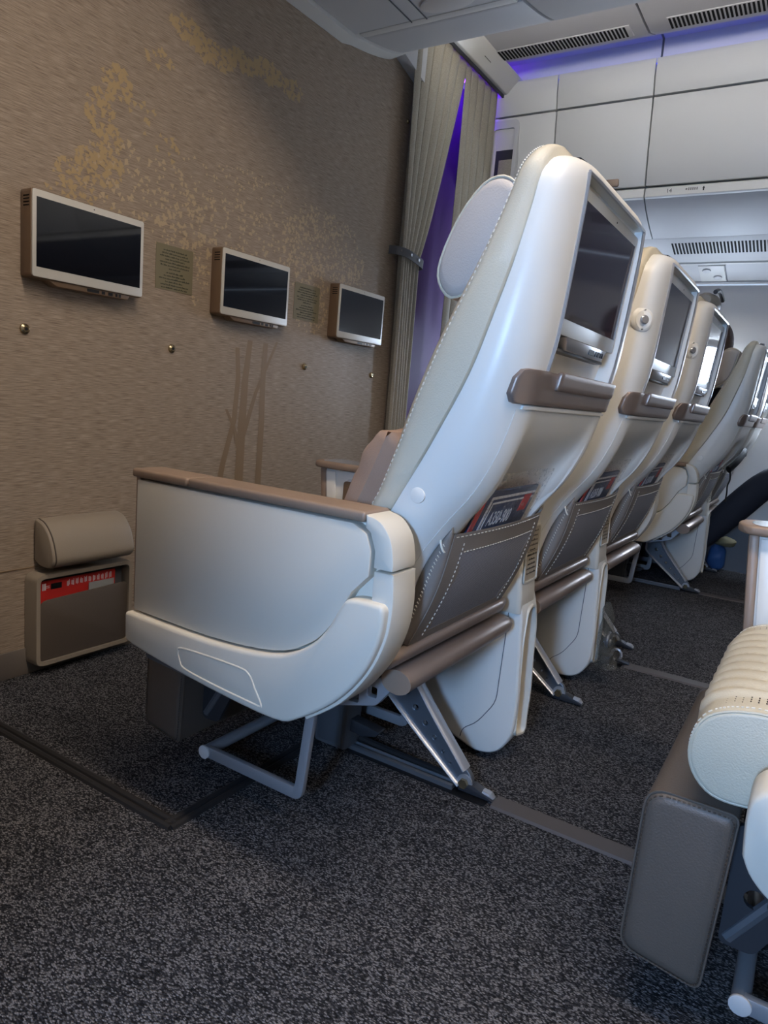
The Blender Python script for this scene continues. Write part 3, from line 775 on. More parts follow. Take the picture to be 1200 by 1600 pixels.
def make_seat():
    t = thing('aircraft_seat', None, None, SO)
    P = dict(parent=t, org=SO)
    zsr = [.385 + (1.13 - .385) * k / 34 for k in range(35)] + [1.143, 1.154, 1.163, 1.171, 1.177, 1.1805]
    sh = G().loft([shell_ring(z) for z in zsr]).build('back_shell', 'shell_white', t, SO, ang=50)
    c = G().prism([(-1.60, .855), (-1.60, 1.160), (-1.391, 1.160), (-1.362, .93), (-1.342, .855)], 'x', -.1695, .1695)
    cut(sh, [c])
    # frame round the recess
    g = G()
    for s in (-1, 1):
        pts = [shell_pt(s * .1715, .885 + (1.160 - .885) * k / 8, .0015) for k in range(9)]
        g.tube(pts, .0032, 6)
    pts = [shell_pt(-.1715 + .343 * k / 8, 1.161, .0015) for k in range(9)]; g.tube(pts, .0032, 6)
    g.build('recess_frame', 'silver', t, SO)
    # monitor
    def mp(x, h, d):   # x, height along screen 0..1, depth out
        y = -1.381 + (-1.400 + 1.381) * h; z = .942 + (1.148 - .942) * h
        return (x, y - d, z)
    g = G(); q = [(-.1625, 0), (.1625, 0), (.1625, 1), (-.1625, 1)]
    q = rp([(a, b) for a, b in q], .006, 2)
    g.loft([[mp(a, b, -.014) for a, b in q], [mp(a, b, 0) for a, b in q]])
    mon = g.build('monitor_bezel', 'bezel_seat', t, SO, bevel=0.0012)
    g = G(); q = [(-.1535, .115), (.1535, .115), (.1535, .918), (-.1535, .918)]
    g.loft([[mp(a, b, -.001) for a, b in q], [mp(a, b, .0008) for a, b in q]])
    g.build('display', 'display_seat', mon, SO)
    g = G(); c0 = mp(.02, .96, 0); g.disc(c0, (0, -1, 0), .0016, .0006, 8); g.build('camera_dot', 'black', mon, SO)
    g = G().loft([[(x, y, .941) for x, y in ((-.11, -1.384), (.115, -1.384), (.115, -1.352), (-.11, -1.352))], [(x, y, .9225) for x, y in ((-.095, -1.379), (.105, -1.379), (.105, -1.350), (-.095, -1.350))]])
    pb = g.build('port_bar', 'silver', t, SO, bevel=0.0015)
    g = G()
    for a, b in ((.015, .045), (.052, .060), (.066, .078), (.084, .089), (.094, .099)): g.box(a, b, -1.3825, -1.380, .927, .937)
    g.build('ports', 'black', pb, SO)
    G().box(-.13, .13, -1.374, -1.350, .918, .9235).build('port_shelf', 'plastic_mid', t, SO, bevel=0.001)
    G().box(-.160, -.128, -1.3552, -1.3515, .888, .900).build('placard', 'sheer_grey', t, SO)
    # folded tray edge
    tr = shell_patch(-.245, .245, .833, .884, .006, .012, nx=70, nz=6, cr=.014).build('tray_cover', 'bronze', t, SO, bevel=0.003, bang=60)
    shell_patch(-.130, .190, .858, .887, .0115, .010, nx=24, nz=3).build('tray_handle', 'bronze', tr, SO, bevel=0.004, bang=60)
    shell_patch(-.215, .215, .826, .8315, .004, .006, nx=30, nz=1).build('tray_lip', 'shell_white', tr, SO)
    shell_patch(-.222, .222, .47, .8245, .0010, .004, nx=44, nz=22).build('lower_back_panel', 'shell_white', t, SO, ang=60)
    # raised outline and round cap on the aisle side of the shell
    for s in (-1, 1):
        x = itp(WD, .68)
        G().disc((s * (x - .004), -1.228, .682), (s, 0, 0), .0125, .0055, 18).build('side_cap', 'shell_white', t, SO, bevel=0.001)
    # leather back cushion
    rings = []
    for z in [.40 + (1.13 - .40) * k / 26 for k in range(27)] + [1.148, 1.162, 1.174, 1.183, 1.190, 1.194]:
        d = z - 1.140; tf = 0 if d <= 0 else .055 - math.sqrt(max(.055 ** 2 - d * d, 0))
        wd = itp(WD, min(z, 1.19)) + .003 - tf * 1.1; yf = itp(YF, min(z, 1.19)) + .0; yb = itp(YB_, min(z, 1.19)) - tf * .25
        ya_ = yf - .002
        th = yb - yf
        bol = .075
        half = [(wd - .012, ya_), (wd, ya_ + .006), (wd + .002, yf + th * .5), (wd - .004, yf + th * .82), (wd - .016, yb), (wd - .045, yb - .004), (wd - bol, yb - .022), (wd - bol - .05, yb - .030), (.05, yb - .032), (0, yb - .032)]
        rings.append([(x, y, z) for x, y in half] + [(-x, y, z) for x, y in reversed(half[:-1])])
    bc = G().loft(rings).build('back_cushion', 'leather_cream', t, SO, ang=60)
    for s in (-1, 1):
        g = G(); pts = [(s * (r[3][0] + .0015), r[3][1] + .001, r[3][2]) for r in rings[4:-1]]
        pts = smooth_tab(pts, 7)
        g2 = G()
        for a, b in zip(pts[::2], pts[1::2]): g2.tube([a, b], .0011, 5)
        g2.build('stitching', 'thread', bc, SO)['kind'] = 'stuff'
    # headrest
    prof = smooth_tab([(-1.31, 1.150), (-1.285, 1.164), (-1.252, 1.155), (-1.215, 1.108), (-1.189, 1.045), (-1.190, 1.010), (-1.214, .986), (-1.25, 1.0), (-1.285, 1.04), (-1.31, 1.150)], 3)[:-1]
    ct = (-1.25, 1.075); rings = []
    for x, s in ((-.192, .80), (-.190, .90), (-.183, .975), (-.165, 1.0), (-.10, .99), (0, .98), (.10, .99), (.165, 1.0), (.183, .975), (.190, .90), (.192, .80)):
        rings.append([(x, ct[0] + (p[0] - ct[0]) * s, ct[1] + (p[1] - ct[1]) * s) for p in prof])
    hr = G().loft(rings).build('headrest', 'leather_grey', t, SO, ang=60)
    for s in (-1, 1): G().tube([(s * .1855, ct[0] + (p[0] - ct[0]) * .975, ct[1] + (p[1] - ct[1]) * .975) for p in prof + prof[:1]], .0022, 6).build('piping', 'leather_cream', hr, SO)
    # seat cushion with quilted top
    nose = smooth_tab([(-.72, .353), (-.690, .3505), (-.666, .357), (-.647, .378), (-.639, .405), (-.642, .435), (-.655, .460), (-.680, .475), (-.71, .482)], 3)
    prof = nose + [(-.71 - k * .02, .483 + .004 * math.sin(k / 18 * 3.14) - .0012 * k) for k in range(1, 19)] + [(-1.09, .44), (-1.09, .36)]
    NT = len(nose) + 14
    N = len(prof); rings = []
    xs = [-.240, -.2395, -.237, -.230, -.220] + [-.205 + .41 * k / 90 for k in range(91)] + [.220, .230, .237, .2395, .240]
    for x in xs:
        ax = abs(x); s = 1.0 if ax < .22 else {.230: .985, .237: .955, .2395: .92, .240: .88, .220: .995}[round(ax, 4)]
        r = []
        for i, (y, z) in enumerate(prof):
            yy = -.87 + (y + .87) * (1 - (1 - s) * .25); zz = .418 + (z - .418) * s
            if ax < .186 and z > .425 and i < N - 2:
                ph = x / .043 + .30 * math.sin((y + .60) * 38 + (1.6 if int(math.floor(x / .043)) % 2 else 0) * 0) + .5
                q = abs(math.sin(math.pi * ph)); dz = .0075 * (q ** .55) * min(1, (.186 - ax) / .015) * min(1, (z - .425) / .02)
                fy = max(0, min(1, (y + .70) / .06))
                yy += dz * fy; zz += dz * (1 - fy * .7)
            r.append((x, yy, zz))
        rings.append(r)
    sc_ = G().loft(rings).build('seat_cushion', 'leather_cream', t, SO, ang=70)
    for s in (-1, 1): G().tube([(s * .2365, -.87 + (y + .87) * .989, .418 + (z - .418) * .955) for y, z in prof[:NT]], .0024, 6).build('piping', 'leather_cream', sc_, SO)
    g = G()
    for s in (-1, 1):
        pts = [(s * .226, -.87 + (y + .87) * .999, .418 + (z - .418) * 1.0) for y, z in prof[1:NT]]
        long = []
        for a, b in zip(pts, pts[1:]):
            L_ = (Vector(b) - Vector(a)).length; n = max(1, round(L_ / .0065))
            for k in range(n): long.append((Vector(a).lerp(Vector(b), k / n), Vector(a).lerp(Vector(b), (k + .55) / n)))
        for a, b in long: g.tube([a, b], .0010, 5)
    g.build('stitching', 'thread', sc_, SO)['kind'] = 'stuff'
    g = G()
    for s in (-1, 1):
        for k in range(3):
            for j in range(40):
                y = -.655 - j * .009; x = s * (.191 + k * .0085 - (j % 2) * .004)
                z = itp([(-1.1, .463), (-.71, .4835), (-.676, .4735), (-.655, .456), (-.64, .43)], y)
                g.disc((x, y, z - .0008), (0, .25, 1), .0009, .0016, 5)
    g.build('perforation', 'thread_dark', sc_, SO)['kind'] = 'stuff'
    # leg rest
    prof = rp([(-.597, .335), (-.592, .088), (-.700, .074), (-.712, .335)], [.030, .022, .014, .012], 5)
    rings = []
    for x, d in ((-.237, .016), (-.236, .008), (-.231, .002), (-.225, 0), (.225, 0), (.231, .002), (.236, .008), (.237, .016)):
        ct = (-.652, .21); rings.append([(x, ct[0] + (y - ct[0]) * (1 - d / .055), ct[1] + (z - ct[1]) * (1 - d / .13)) for y, z in prof])
    lr = G().loft(rings).build('leg_rest', 'leather_brown', t, SO, ang=60)
    g = G(); g2 = G()
    ct = (-.652, .21)
    for s in (-1, 1):
        pts = [(s * .2325, ct[0] + (y - ct[0]) * .93, ct[1] + (z - ct[1]) * .972) for y, z in prof]
        pts = pts + pts[:1]
        G().tube([(s * .2300, ct[0] + (y - ct[0]) * .995, ct[1] + (z - ct[1]) * 1.0) for y, z in prof + prof[:1]], .0018, 5).build('piping', 'leather_brown', lr, SO)
        long = []
        for a, b in zip(pts, pts[1:]):
            L_ = (Vector(b) - Vector(a)).length; n = max(1, int(L_ / .006))
            for k in range(n): long.append((Vector(a).lerp(Vector(b), k / n), Vector(a).lerp(Vector(b), (k + .55) / n)))
        for a, b in long: g.tube([a + Vector((s * .003, 0, 0)), b + Vector((s * .003, 0, 0))], .0010, 4)
    g.build('stitching', 'thread_dark', lr, SO)['kind'] = 'stuff'
    # structure under the cushion
    G().box(-.235, .235, -1.10, -.73, .325, .352).build('seat_pan', 'plastic_mid', t, SO, bevel=0.004)
    G().tube([(-.25, -.80, .285), (.25, -.80, .285)], .024, 14).build('front_beam', 'steel_grey', t, SO)
    G().tube([(-.25, -1.03, .285), (.25, -1.03, .285)], .024, 14).build('rear_beam', 'steel_grey', t, SO)
    for x in (-.175, .175):
        plate('leg_rest_bracket', rp([(-.71, .30), (-.71, .12), (-.755, .12), (-.80, .21), (-.80, .30)], .012), [circ((-.745, .20), .014)], .008, x, 'plastic_dark', t, SO)
        G().tube([(x, -.72, .13), (x, -.80, .26)], .009, 8).build('leg_rest_strut', 'steel_grey', t, SO)
        G().disc((x - .006 , -.735, .255), (-1, 0, 0), .010, .006, 10).build('bolt', 'chrome', t, SO)
    G().box(-.20, -.10, -.90, -.76, .20, .30).build('actuator_box', 'plastic_dark', t, SO, bevel=0.006)
    G().box(.0, .10, -.90, -.78, .16, .27).build('control_box', 'plastic_mid', t, SO, bevel=0.006)
    # baggage bar
    bar = rp([(-.745, .052), (-1.008, .052), (-1.028, .26), (-1.008, .26), (-.990, .076), (-.745, .076)], [.01, .022, 0, 0, .008, .01], 4)
    for x in (-.2, .2):
        G().prism(bar, 'x', x - .006, x + .006).build('baggage_bar_side', 'painted_grey', t, SO, bevel=0.0015)
    bb = G().tube([(-.207, -.750, .064), (.207, -.750, .064)], .0125, 14).build('baggage_bar', 'painted_grey', t, SO)
    for s in (-1, 1): G().disc((s * .206, -.750, .064), (s, 0, 0), .0145, .005, 16).build('end_cap', 'panel_grey', bb, SO, bevel=0.001)
    # pocket
    def pk(x, h, d):
        z = .416 + (.618 - .416) * h
        y = -1.202 - .066 * h - .010 * math.sin(math.pi * h) - .014 * (1 - (x / .2) ** 2) * h ** 1.3
        return (x, y - d, z)
    us = [-.195 + .39 * k / 24 for k in range(25)]; hs = [k / 16 for k in range(17)]
    pp = G().grid(lambda x, h: pk(x, h, 0), us, hs).build('pocket_mesh', 'mesh_fabric', t, SO, ang=80, solid=.0015)
    def band(pts, wdir):
        return G().loft([[pk(a[0], a[1], .0015), pk(b[0], b[1], .0015), pk(b[0], b[1], -.001), pk(a[0], a[1], -.001)] for a, b in pts])
    n = 24
    band([((-.197 + .394 * k / n, 1.01), (-.190 + .380 * k / n, .83)) for k in range(n + 1)], 0).build('pocket_top_band', 'pocket_leather', t, SO, ang=60)
    for s in (-1, 1):
        band([((s * .198, k / 14), (s * (.158 - .012 * math.sin(k * .9)), max(.04, min(k / 14, .95)))) for k in range(15)], 0).build('pocket_side_band', 'pocket_leather', t, SO, ang=60)
    band([((-.197 + .394 * k / n, 0.0), (-.190 + .380 * k / n, .09)) for k in range(n + 1)], 0).build('pocket_bottom_band', 'pocket_leather', t, SO, ang=60)
    g = G(); 
    for a, b, c_ in ((-.192, .192, .985), (-.155, .155, .84)):
        m_ = 60
        for k in range(0, m_, 2): g.tube([pk(a + (b - a) * k / m_, c_, .0025), pk(a + (b - a) * (k + 1) / m_, c_, .0025)], .0008, 4)
    for s in (-1, 1):
        for k in range(0, 44, 2): g.tube([pk(s * .163, k / 50 + .06, .0025), pk(s * .163, (k + 1) / 50 + .06, .0025)], .0008, 4)
    g.build('pocket_stitching', 'thread', t, SO)['kind'] = 'stuff'
    for s in (-1, 1):
        def gs(k, j):
            a = pk(s * .197, k / 14, 0); b = shell_pt(s * .205, a[2] + .015, .002)
            u_ = j / 4; bow = .006 * math.sin(math.pi * u_)
            return (a[0] + (b[0] - a[0]) * u_ + s * bow, a[1] + (b[1] - a[1]) * u_, a[2] + .015 * u_)
        g = G().grid(lambda j, k: gs(k, j), range(5), range(15)); gu = g.build('pocket_gusset', 'pocket_leather', t, SO, ang=70, solid=.0012)
        g = G()
        for k in range(26):
            a = Vector(gs(1 + k * .45, 2)); g.tube([a, a + Vector((s * .004, .0, .0035))], .0012, 4)
        g.build('zip', 'thread', gu, SO)
    p0 = Vector(pk(-.2, .94, 0)); G().tube([p0 + Vector((-.004 + .006 * math.cos(a), .012 + .004 * math.sin(a), .010 * math.sin(a) - .006)) for a in [k * .55 for k in range(12)]], .0018, 5).build('zip_pull', 'thread', t, SO)
    # trim bar, foot bar and the aluminium parts
    pts = [(-.262, -1.190, .402), (-.255, -1.196, .402), (.19, -1.202, .404), (.225, -1.196, .406), (.238, -1.188, .408)]
    G().tube(pts, [.011, .013, .013, .011, .005], 14, ry=[.011, .014, .014, .010, .004]).build('lower_trim_bar', 'bronze', t, SO)
    fb = G().tube([(-.212, -1.196, .3535), (-.208, -1.196, .3535), (.225, -1.196, .3535), (.243, -1.196, .355), (.250, -1.196, .357)], [.027, .029, .029, .025, .011], 20, ry=[.0195, .0215, .0215, .017, .008]).build('foot_bar', 'bronze', t, SO)
    G().tube([(-.2135, -1.196, .3535), (-.2125, -1.196, .3535)], .0295, 24, ry=.0218).build('end_cap', 'bronze_soft', fb, SO)
    arm = rp([(-.985, .285), (-1.05, .262), (-1.15, .292), (-1.190, .345), (-1.175, .356), (-1.13, .325), (-1.05, .305), (-.985, .318)], .008)
    for x in (-.19, .19):
        plate('foot_bar_arm', arm, [rrect(-1.065, -1.03, .272, .295, .006, 3), rrect(-1.115, -1.085, .283, .307, .006, 3), rrect(-1.152, -1.130, .303, .325, .005, 3)], .012, x, 'aluminium', t, SO, bev=.0015)
    leg = rp([(-1.000, .262), (-.988, .185), (-1.012, .148), (-1.178, .018), (-1.197, .003), (-1.222, .010), (-1.214, .042), (-1.200, .052), (-1.075, .198), (-1.058, .262)], [.006, .02, .02, .004, .01, .012, .01, .02, .02, .006], 4)
    holes = [circ((-1.040, .185 - .002), .010), circ((-1.066, .152), .0085), circ((-1.094, .124), .0075), circ((-1.120, .098), .0065), circ((-1.144, .074), .0055), circ((-1.163, .054), .0045)]
    al = plate('rear_leg', leg, holes, .010, .124, 'steel_grey', t, SO, bev=.002)
    g = G()
    for path in ([(-1.000, .262), (-.990, .19), (-1.014, .150), (-1.19, .012)], [(-1.056, .262), (-1.073, .200), (-1.200, .050)]):
        G().tube([(.124, y, z) for y, z in smooth_tab(path, 4)], .017, 10, ry=.0065).build('leg_flange', 'aluminium', al, SO)
    G().disc((.112, -1.203, .024), (-1, 0, 0), .011, .008, 6).build('bolt', 'brass', al, SO)
    G().disc((.118, -1.203, .024), (-1, 0, 0), .018, .004, 16).build('bolt_boss', 'aluminium', al, SO)
    G().box(.072, .138, -.915, -.825, .008, .27).build('front_leg', 'plastic_mid', t, SO, bevel=0.008)
    G().box(.069, .0725, -.905, -.835, .02, .20).build('front_leg_cover', 'steel_grey', t, SO, bevel=0.004)
    G().prism(rp([(-.905, .085), (-.995, .075), (-.985, .062), (-.945, .050), (-.905, .055)], .006), 'x', .09, .12).build('lever', 'plastic_dark', t, SO, bevel=0.003)
    # track fitting
    G().prism(rp([(-1.19, .004), (-1.19, .022), (-1.225, .024), (-1.262, .010), (-1.274, .004)], .003), 'x', .112, .136).build('track_fitting', 'plastic_dark', t, SO, bevel=0.002)
    G().tube([(.124, -1.245, .016), (.124, -1.262, .014), (.124, -1.270, .008)], [.010, .011, .006], 10, ry=[.006, .006, .004]).build('fitting_knob', 'aluminium', t, SO)
    return t

proto = make_seat()

CTOP = smooth_tab([(-.659, .380), (-.877, .378), (-1.025, .392), (-1.097, .423), (-1.136, .462), (-1.160, .505), (-1.178, .522), (-1.236, .524)], 4)
CBOT = smooth_tab([(-.661, .323), (-.721, .311), (-.883, .292), (-1.041, .283), (-1.093, .300), (-1.160, .349), (-1.208, .407), (-1.234, .468), (-1.239, .513)], 4)
def add_console(seat, s=-1):
    """full height aisle console with tray inside: s=-1 left of the seat"""
    X = lambda x: x if s < 0 else -x
    def pr(g_poly, a, b, name, m, parent=seat, bevel=.003, **k):
        return G().prism(g_poly, 'x', X(a), X(b)).build(name, m, parent, SO, bevel=bevel, **k)
    body = rp([(-.672, .638), (-.672, .33), (-.72, .318), (-.88, .300), (-1.04, .292), (-1.10, .312), (-1.165, .36), (-1.215, .42), (-1.238, .50), (-1.238, .638)], [.004, .01, .02, .02, .03, .03, .03, .03, .03, .03], 4)
    up = [(p[0], p[1]) for p in CTOP[1:]]
    # inner body, upper side panel, aft rounded shell, lower skirt, armrest cap
    top_poly = [(-.672, .636)] + [(-.672, .384)] + [(y, z + .004) for y, z in CTOP[3:-6]] + [(-1.172, .530), (-1.200, .560), (-1.200, .600), (-1.190, .624), (-1.165, .636)]
    pr(top_poly, -.334, -.300, 'side_panel', 'shell_cream', bevel=.002)
    b = rp([(-.684, .640), (-.684, .34), (-1.04, .300), (-1.10, .318), (-1.16, .365), (-1.212, .43), (-1.228, .51), (-1.228, .640)], [.003, .02, .03, .03, .03, .03, .02, .02], 4)
    pr(b, -.312, -.268, 'inner_panel', 'shell_cream')
    pr([(-.664, .642), (-.664, .395), (-.676, .395), (-.676, .642)], -.330, -.270, 'front_strip', 'bronze_soft', bevel=.002)
    aft = [(-1.187, .6525)] + smooth_tab([(-1.187, .6525), (-1.212, .645), (-1.232, .622), (-1.240, .590), (-1.240, .574)], 4) + [(-1.2065, .574), (-1.2065, .600), (-1.196, .627), (-1.187, .632)]
    pr(aft, -.333, -.266, 'aft_corner_upper', 'shell_cream', bevel=.003)
    aft2 = [(-1.2065, .570), (-1.241, .570)] + smooth_tab([(-1.241, .570), (-1.245, .52), (-1.238, .465), (-1.212, .405), (-1.165, .345), (-1.10, .296)], 4) + [(-1.09, .31), (-1.155, .36), (-1.20, .42), (-1.2065, .53)]
    pr(aft2, -.331, -.264, 'aft_corner_lower', 'shell_cream', bevel=.003)
    low = CTOP + [(-1.239, .513)] + list(reversed(CBOT))
    low = [p for i, p in enumerate(low) if i == 0 or (abs(p[0] - low[i - 1][0]) + abs(p[1] - low[i - 1][1])) > .002]
    sk = pr(low, -.346, -.300, 'lower_skirt', 'shell_cream', bevel=.007, seg=3)
    # outlined recess in the skirt
    g = G(); path = smooth_tab([(-.818, .322), (-.812, .340), (-.830, .349), (-.955, .352), (-.985, .346), (-1.000, .325), (-1.016, .300), (-1.000, .2975), (-.90, .3035), (-.83, .3115), (-.818, .322)], 4)
    g.tube([(X(-.3452), y, z) for y, z in path], .0024, 8, ry=.0024); g.build('skirt_outline', 'shell_cream', sk, SO)
    cap = [(-.660, .640), (-1.186, .640), (-1.186, .655), (-.660, .655)]
    cp = pr([(-.658, .640), (-.806, .640), (-.806, .6565), (-.658, .6565)], -.336, -.264, 'armrest_cap_front', 'bronze_soft', bevel=.005, seg=3)
    pr([(-.808, .640), (-1.186, .640), (-1.186, .6565), (-.808, .6565)], -.336, -.264, 'armrest_cap', 'bronze_soft', bevel=.005, seg=3)
    if s < 0:
        G().tube([(X(-.31), -.70, .300), (X(-.31), -1.02, .284)], .016, 10).build('cable_channel', 'plastic_mid', seat, SO)
def add_low_arm(seat, s=-1):
    X = lambda x: x if s < 0 else -x
    prof = smooth_tab([(-.722, .345), (-.719, .395), (-.724, .420), (-.745, .434), (-.80, .438), (-1.20, .438)], 4) + smooth_tab([(-1.235, .42), (-1.235, .33), (-1.16, .29), (-1.0, .272), (-.84, .280), (-.765, .300), (-.735, .322), (-.722, .345)], 4)[:-1]
    ct = (-.95, .355); rings = []
    for x, q in ((-.342, .93), (-.340, .97), (-.333, 1.0), (-.275, 1.0), (-.268, .97), (-.266, .93)):
        rings.append([(X(x), ct[0] + (y - ct[0]) * (1 - (1 - q) * .25), ct[1] + (z - ct[1]) * q) for y, z in prof])
    la = G().loft(rings).build('lowered_armrest', 'shell_cream', seat, SO, ang=50)
    G().tube([(X(-.305), y, z + .0004) for y, z in smooth_tab([(-.80, .438), (-1.0, .438), (-1.2, .438)], 3)], .02, 8, ry=.002).build('armrest_pad', 'leather_taupe', la, SO)
    G().prism(smooth_tab([(-.775, .285), (-.775, .255), (-.80, .225), (-.84, .215), (-.90, .225), (-.93, .26), (-.93, .285)], 3), 'x', X(-.31), X(-.26)).build('hinge_cover', 'plastic_mid', seat, SO, bevel=.003)

def add_knob(seat):
    z = 1.034; R_ = shell_ring(z)
    k = min(range(len(R_) // 2), key=lambda i_: abs(R_[i_][1] + 1.376))
    c = Vector(R_[k]); tg = Vector(R_[k + 1]) - Vector(R_[k - 1]); d = Vector((tg.y, -tg.x, 0)).normalized()
    if d.x > 0: d = -d
    c = c - d * .001
    G().tube([c - d * .003, c + d * .0022, c + d * .0028, c + d * .0005], [.027, .023, .019, .011], 22).build('knob_dimple', 'shell_white', seat, SO, ang=70)
    G().tube([c - d * .001, c + d * .007, c + d * .009], [.0085, .0095, .0075], 16).build('coat_hook_knob', 'silver', seat, SO)

FAR = (2.40, -0.06)
seats = []
def place(X, dY, label, first=False):
    s = proto if first else copy_tree(proto)
    s.location = (X, SO[1] + dY, 0); return tag(s, label, 'seat', 'cabin seats')
s1 = place(0, 0, 'white shelled bulkhead seat nearest the camera with a full side console', True)
s2 = place(CY, 0, 'middle seat of the bulkhead row, beyond the nearest seat')
s3 = place(2 * CY, 0, 'third bulkhead row seat, its screen mirroring a bright window')
s4 = place(FAR[0], FAR[1], 'far block seat with a rounded white side console across the far aisle')
s5 = place(FAR[0] + CY, FAR[1], 'window side seat of the far block, at the right edge')
s6 = place(0, -1.016, 'second row seat in the right foreground with cream quilted cushion and brown leg rest')
s7 = place(FAR[0] + CY, FAR[1] - 1.016, 'second row window seat of the far block, with the dark trousered passenger')
s8 = place(-1.80, -0.12, 'unseen near side seat added to shade the console and bulkhead')  # out of view, added to block window light from console and bulkhead
add_console(s1); add_console(s3, 1); add_console(s4); add_low_arm(s6)
add_knob(s2); add_knob(s3)
o = [c for c in s3.children if c.name.startswith('coat_hook')][0]

# ------------------------------------------------------------------ consoles between the seats
def make_mid_console():
    org = (CY / 2, -.95, 0); c = CY / 2
    t = thing('centre_console', None, None, org)
    # aft pedestal
    skirt = rp([(-.93, .40), (-.955, .20), (-1.07, .040), (-1.15, .012), (-1.205, .022), (-1.240, .075), (-1.243, .16), (-1.231, .375), (-1.208, .44), (-1.14, .47), (-.93, .47)], [.02, .03, .03, .02, .03, .03, .03, .03, .02, .02, .02], 4)
    ped = G().prism(skirt, 'x', c - .040, c + .060).build('pedestal', 'shell_white', t, org, bevel=.008, seg=3)
    for s, xx in ((-1, c - .0402), (1, c + .0602)):
        g = G(); g.tube([(xx, y, z) for y, z in rp([(-1.195, .42), (-1.198, .355), (-1.192, .15), (-1.15, .085), (-1.115, .06), (-1.11, .03)], .02, 3)], .0011, 5); g.build('seam_line', 'plastic_mid', ped, org)
    # aft channel
    ch = [rp([(c - .022, .080), (c + .044, .060), (c + .048, .33), (c + .034, .380), (c - .006, .372), (c - .026, .30)], .016, 4)]
    chx = ch[0]
    cx_, cz_ = c + .011, .22
    def yy(z): return itp([(.03, -1.235), (.075, -1.240), (.16, -1.243), (.375, -1.231), (.42, -1.216)], z)
    g = G().loft([[(x, yy(z) + .004, z) for x, z in [(cx_ + (p[0] - cx_) * 1.16, cz_ + (p[1] - cz_) * 1.04) for p in chx]], [(x, yy(z) - .003, z) for x, z in [(cx_ + (p[0] - cx_) * 1.09, cz_ + (p[1] - cz_) * 1.025) for p in chx]], [(x, yy(z) - .002, z) for x, z in chx], [(x, yy(z) + .050, z) for x, z in [(cx_ + (p[0] - cx_) * .86, cz_ + (p[1] - cz_) * .97) for p in chx]]], cap=False)
    g.add([(x, yy(z) + .0498, z) for x, z in [(cx_ + (p[0] - cx_) * .87, cz_ + (p[1] - cz_) * .972) for p in chx]], [tuple(range(len(chx)))])
    g.build('channel_rim', 'shell_cream', t, org, ang=40)
    cut_g = G().prism(chx, 'y', -1.30, -1.175)
    cut(ped, [cut_g])
    # post with placard
    post = [(c - .050, .40), (c + .050, .40), (c + .050, .585), (c - .050, .585)]
    rings = [[(c + sx * wd, y, z) for sx, y in ((-1, -1.12), (-1, ya + .008), (-.86, ya), (.86, ya), (1, ya + .008), (1, -1.12))] for z, ya, wd in ((.37, -1.226, .047), (.42, -1.224, .047), (.45, -1.220, .048), (.52, -1.219, .050), (.575, -1.218, .050), (.588, -1.214, .048))]
    po = G().loft(rings).build('post', 'shell_cream', t, org, bevel=.003)
    g = G().loft([[(c + a, y, z) for a, z, y in ((p[0], p[1], -1.2195 - (.575 - p[1]) * .022 - dd) for p in rrect(-.041, .041, .443, .572, .006, 3))] for dd in (0, .004, .0035)]); 
    g = G(); rr = rrect(-.041, .041, .441, .572, .006, 3); r2 = rrect(-.037, .037, .445, .568, .004, 3)
    def pf(p, d): return (c + p[0], -1.2185 - (.575 - p[1]) * .030 - d, p[1])
    g.loft([[pf(p, 0) for p in rr], [pf(p, .003) for p in rr], [pf(p, .003) for p in r2], [pf(p, .0008) for p in r2]], cap=False)
    g.build('placard_frame', 'shell_cream', po, org)
    G().loft([[pf(p, 0) for p in r2], [pf(p, .0009) for p in r2]]).build('placard', 'placard_beige', po, org)
    g = G(); rnd = random.Random(9); z = .556
    for k, f in enumerate([.9, .72, .82, .92, .5, -1, .9, .55, .7, .85, .8]):
        if f < 0: g.add([pf((-.035, z + .008), .0012), pf((.035, z + .008), .0012), pf((.035, z + .0088), .0012), pf((-.035, z + .0088), .0012)], [(0, 1, 2, 3)]); z -= .001; continue
        x = -.034 * f
        while x < .034 * f:
            l = rnd.uniform(.0012, .0028); h = rnd.choice([.0026, .003, .0048, .0036])
            g.add([pf((x, z), .0012), pf((x + l, z), .0012), pf((x + l, z + h), .0012), pf((x, z + h), .0012)], [(0, 1, 2, 3)]); x += l + rnd.choice([.0005, .0005, .0016])
        z -= .0106
    g.build('printed_lines', 'ink', po, org)
    capm = rp([(-1.10, .592), (-1.214, .592), (-1.222, .610), (-1.210, .640), (-1.18, .655), (-1.10, .655)], [0, .004, .01, .012, .012, 0], 3)
    G().prism(capm, 'x', c - .048, c + .048).build('post_cap', 'leather_taupe', t, org, bevel=.006)
    # forward part: armrest cap, front post, control panel
    bodyp = [(-.648, .630), (-.668, .40), (-.68, .22), (-.93, .22), (-1.13, .44), (-1.13, .630)]
    G().prism(bodyp, 'x', c - .034, c + .034).build('side_panel', 'shell_white', t, org, bevel=.004)
    G().prism([(-.632, .632), (-.654, .40), (-.668, .18), (-.690, .18), (-.672, .40), (-.652, .632)], 'x', c - .038, c + .038).build('front_edge', 'bronze_soft', t, org, bevel=.006)
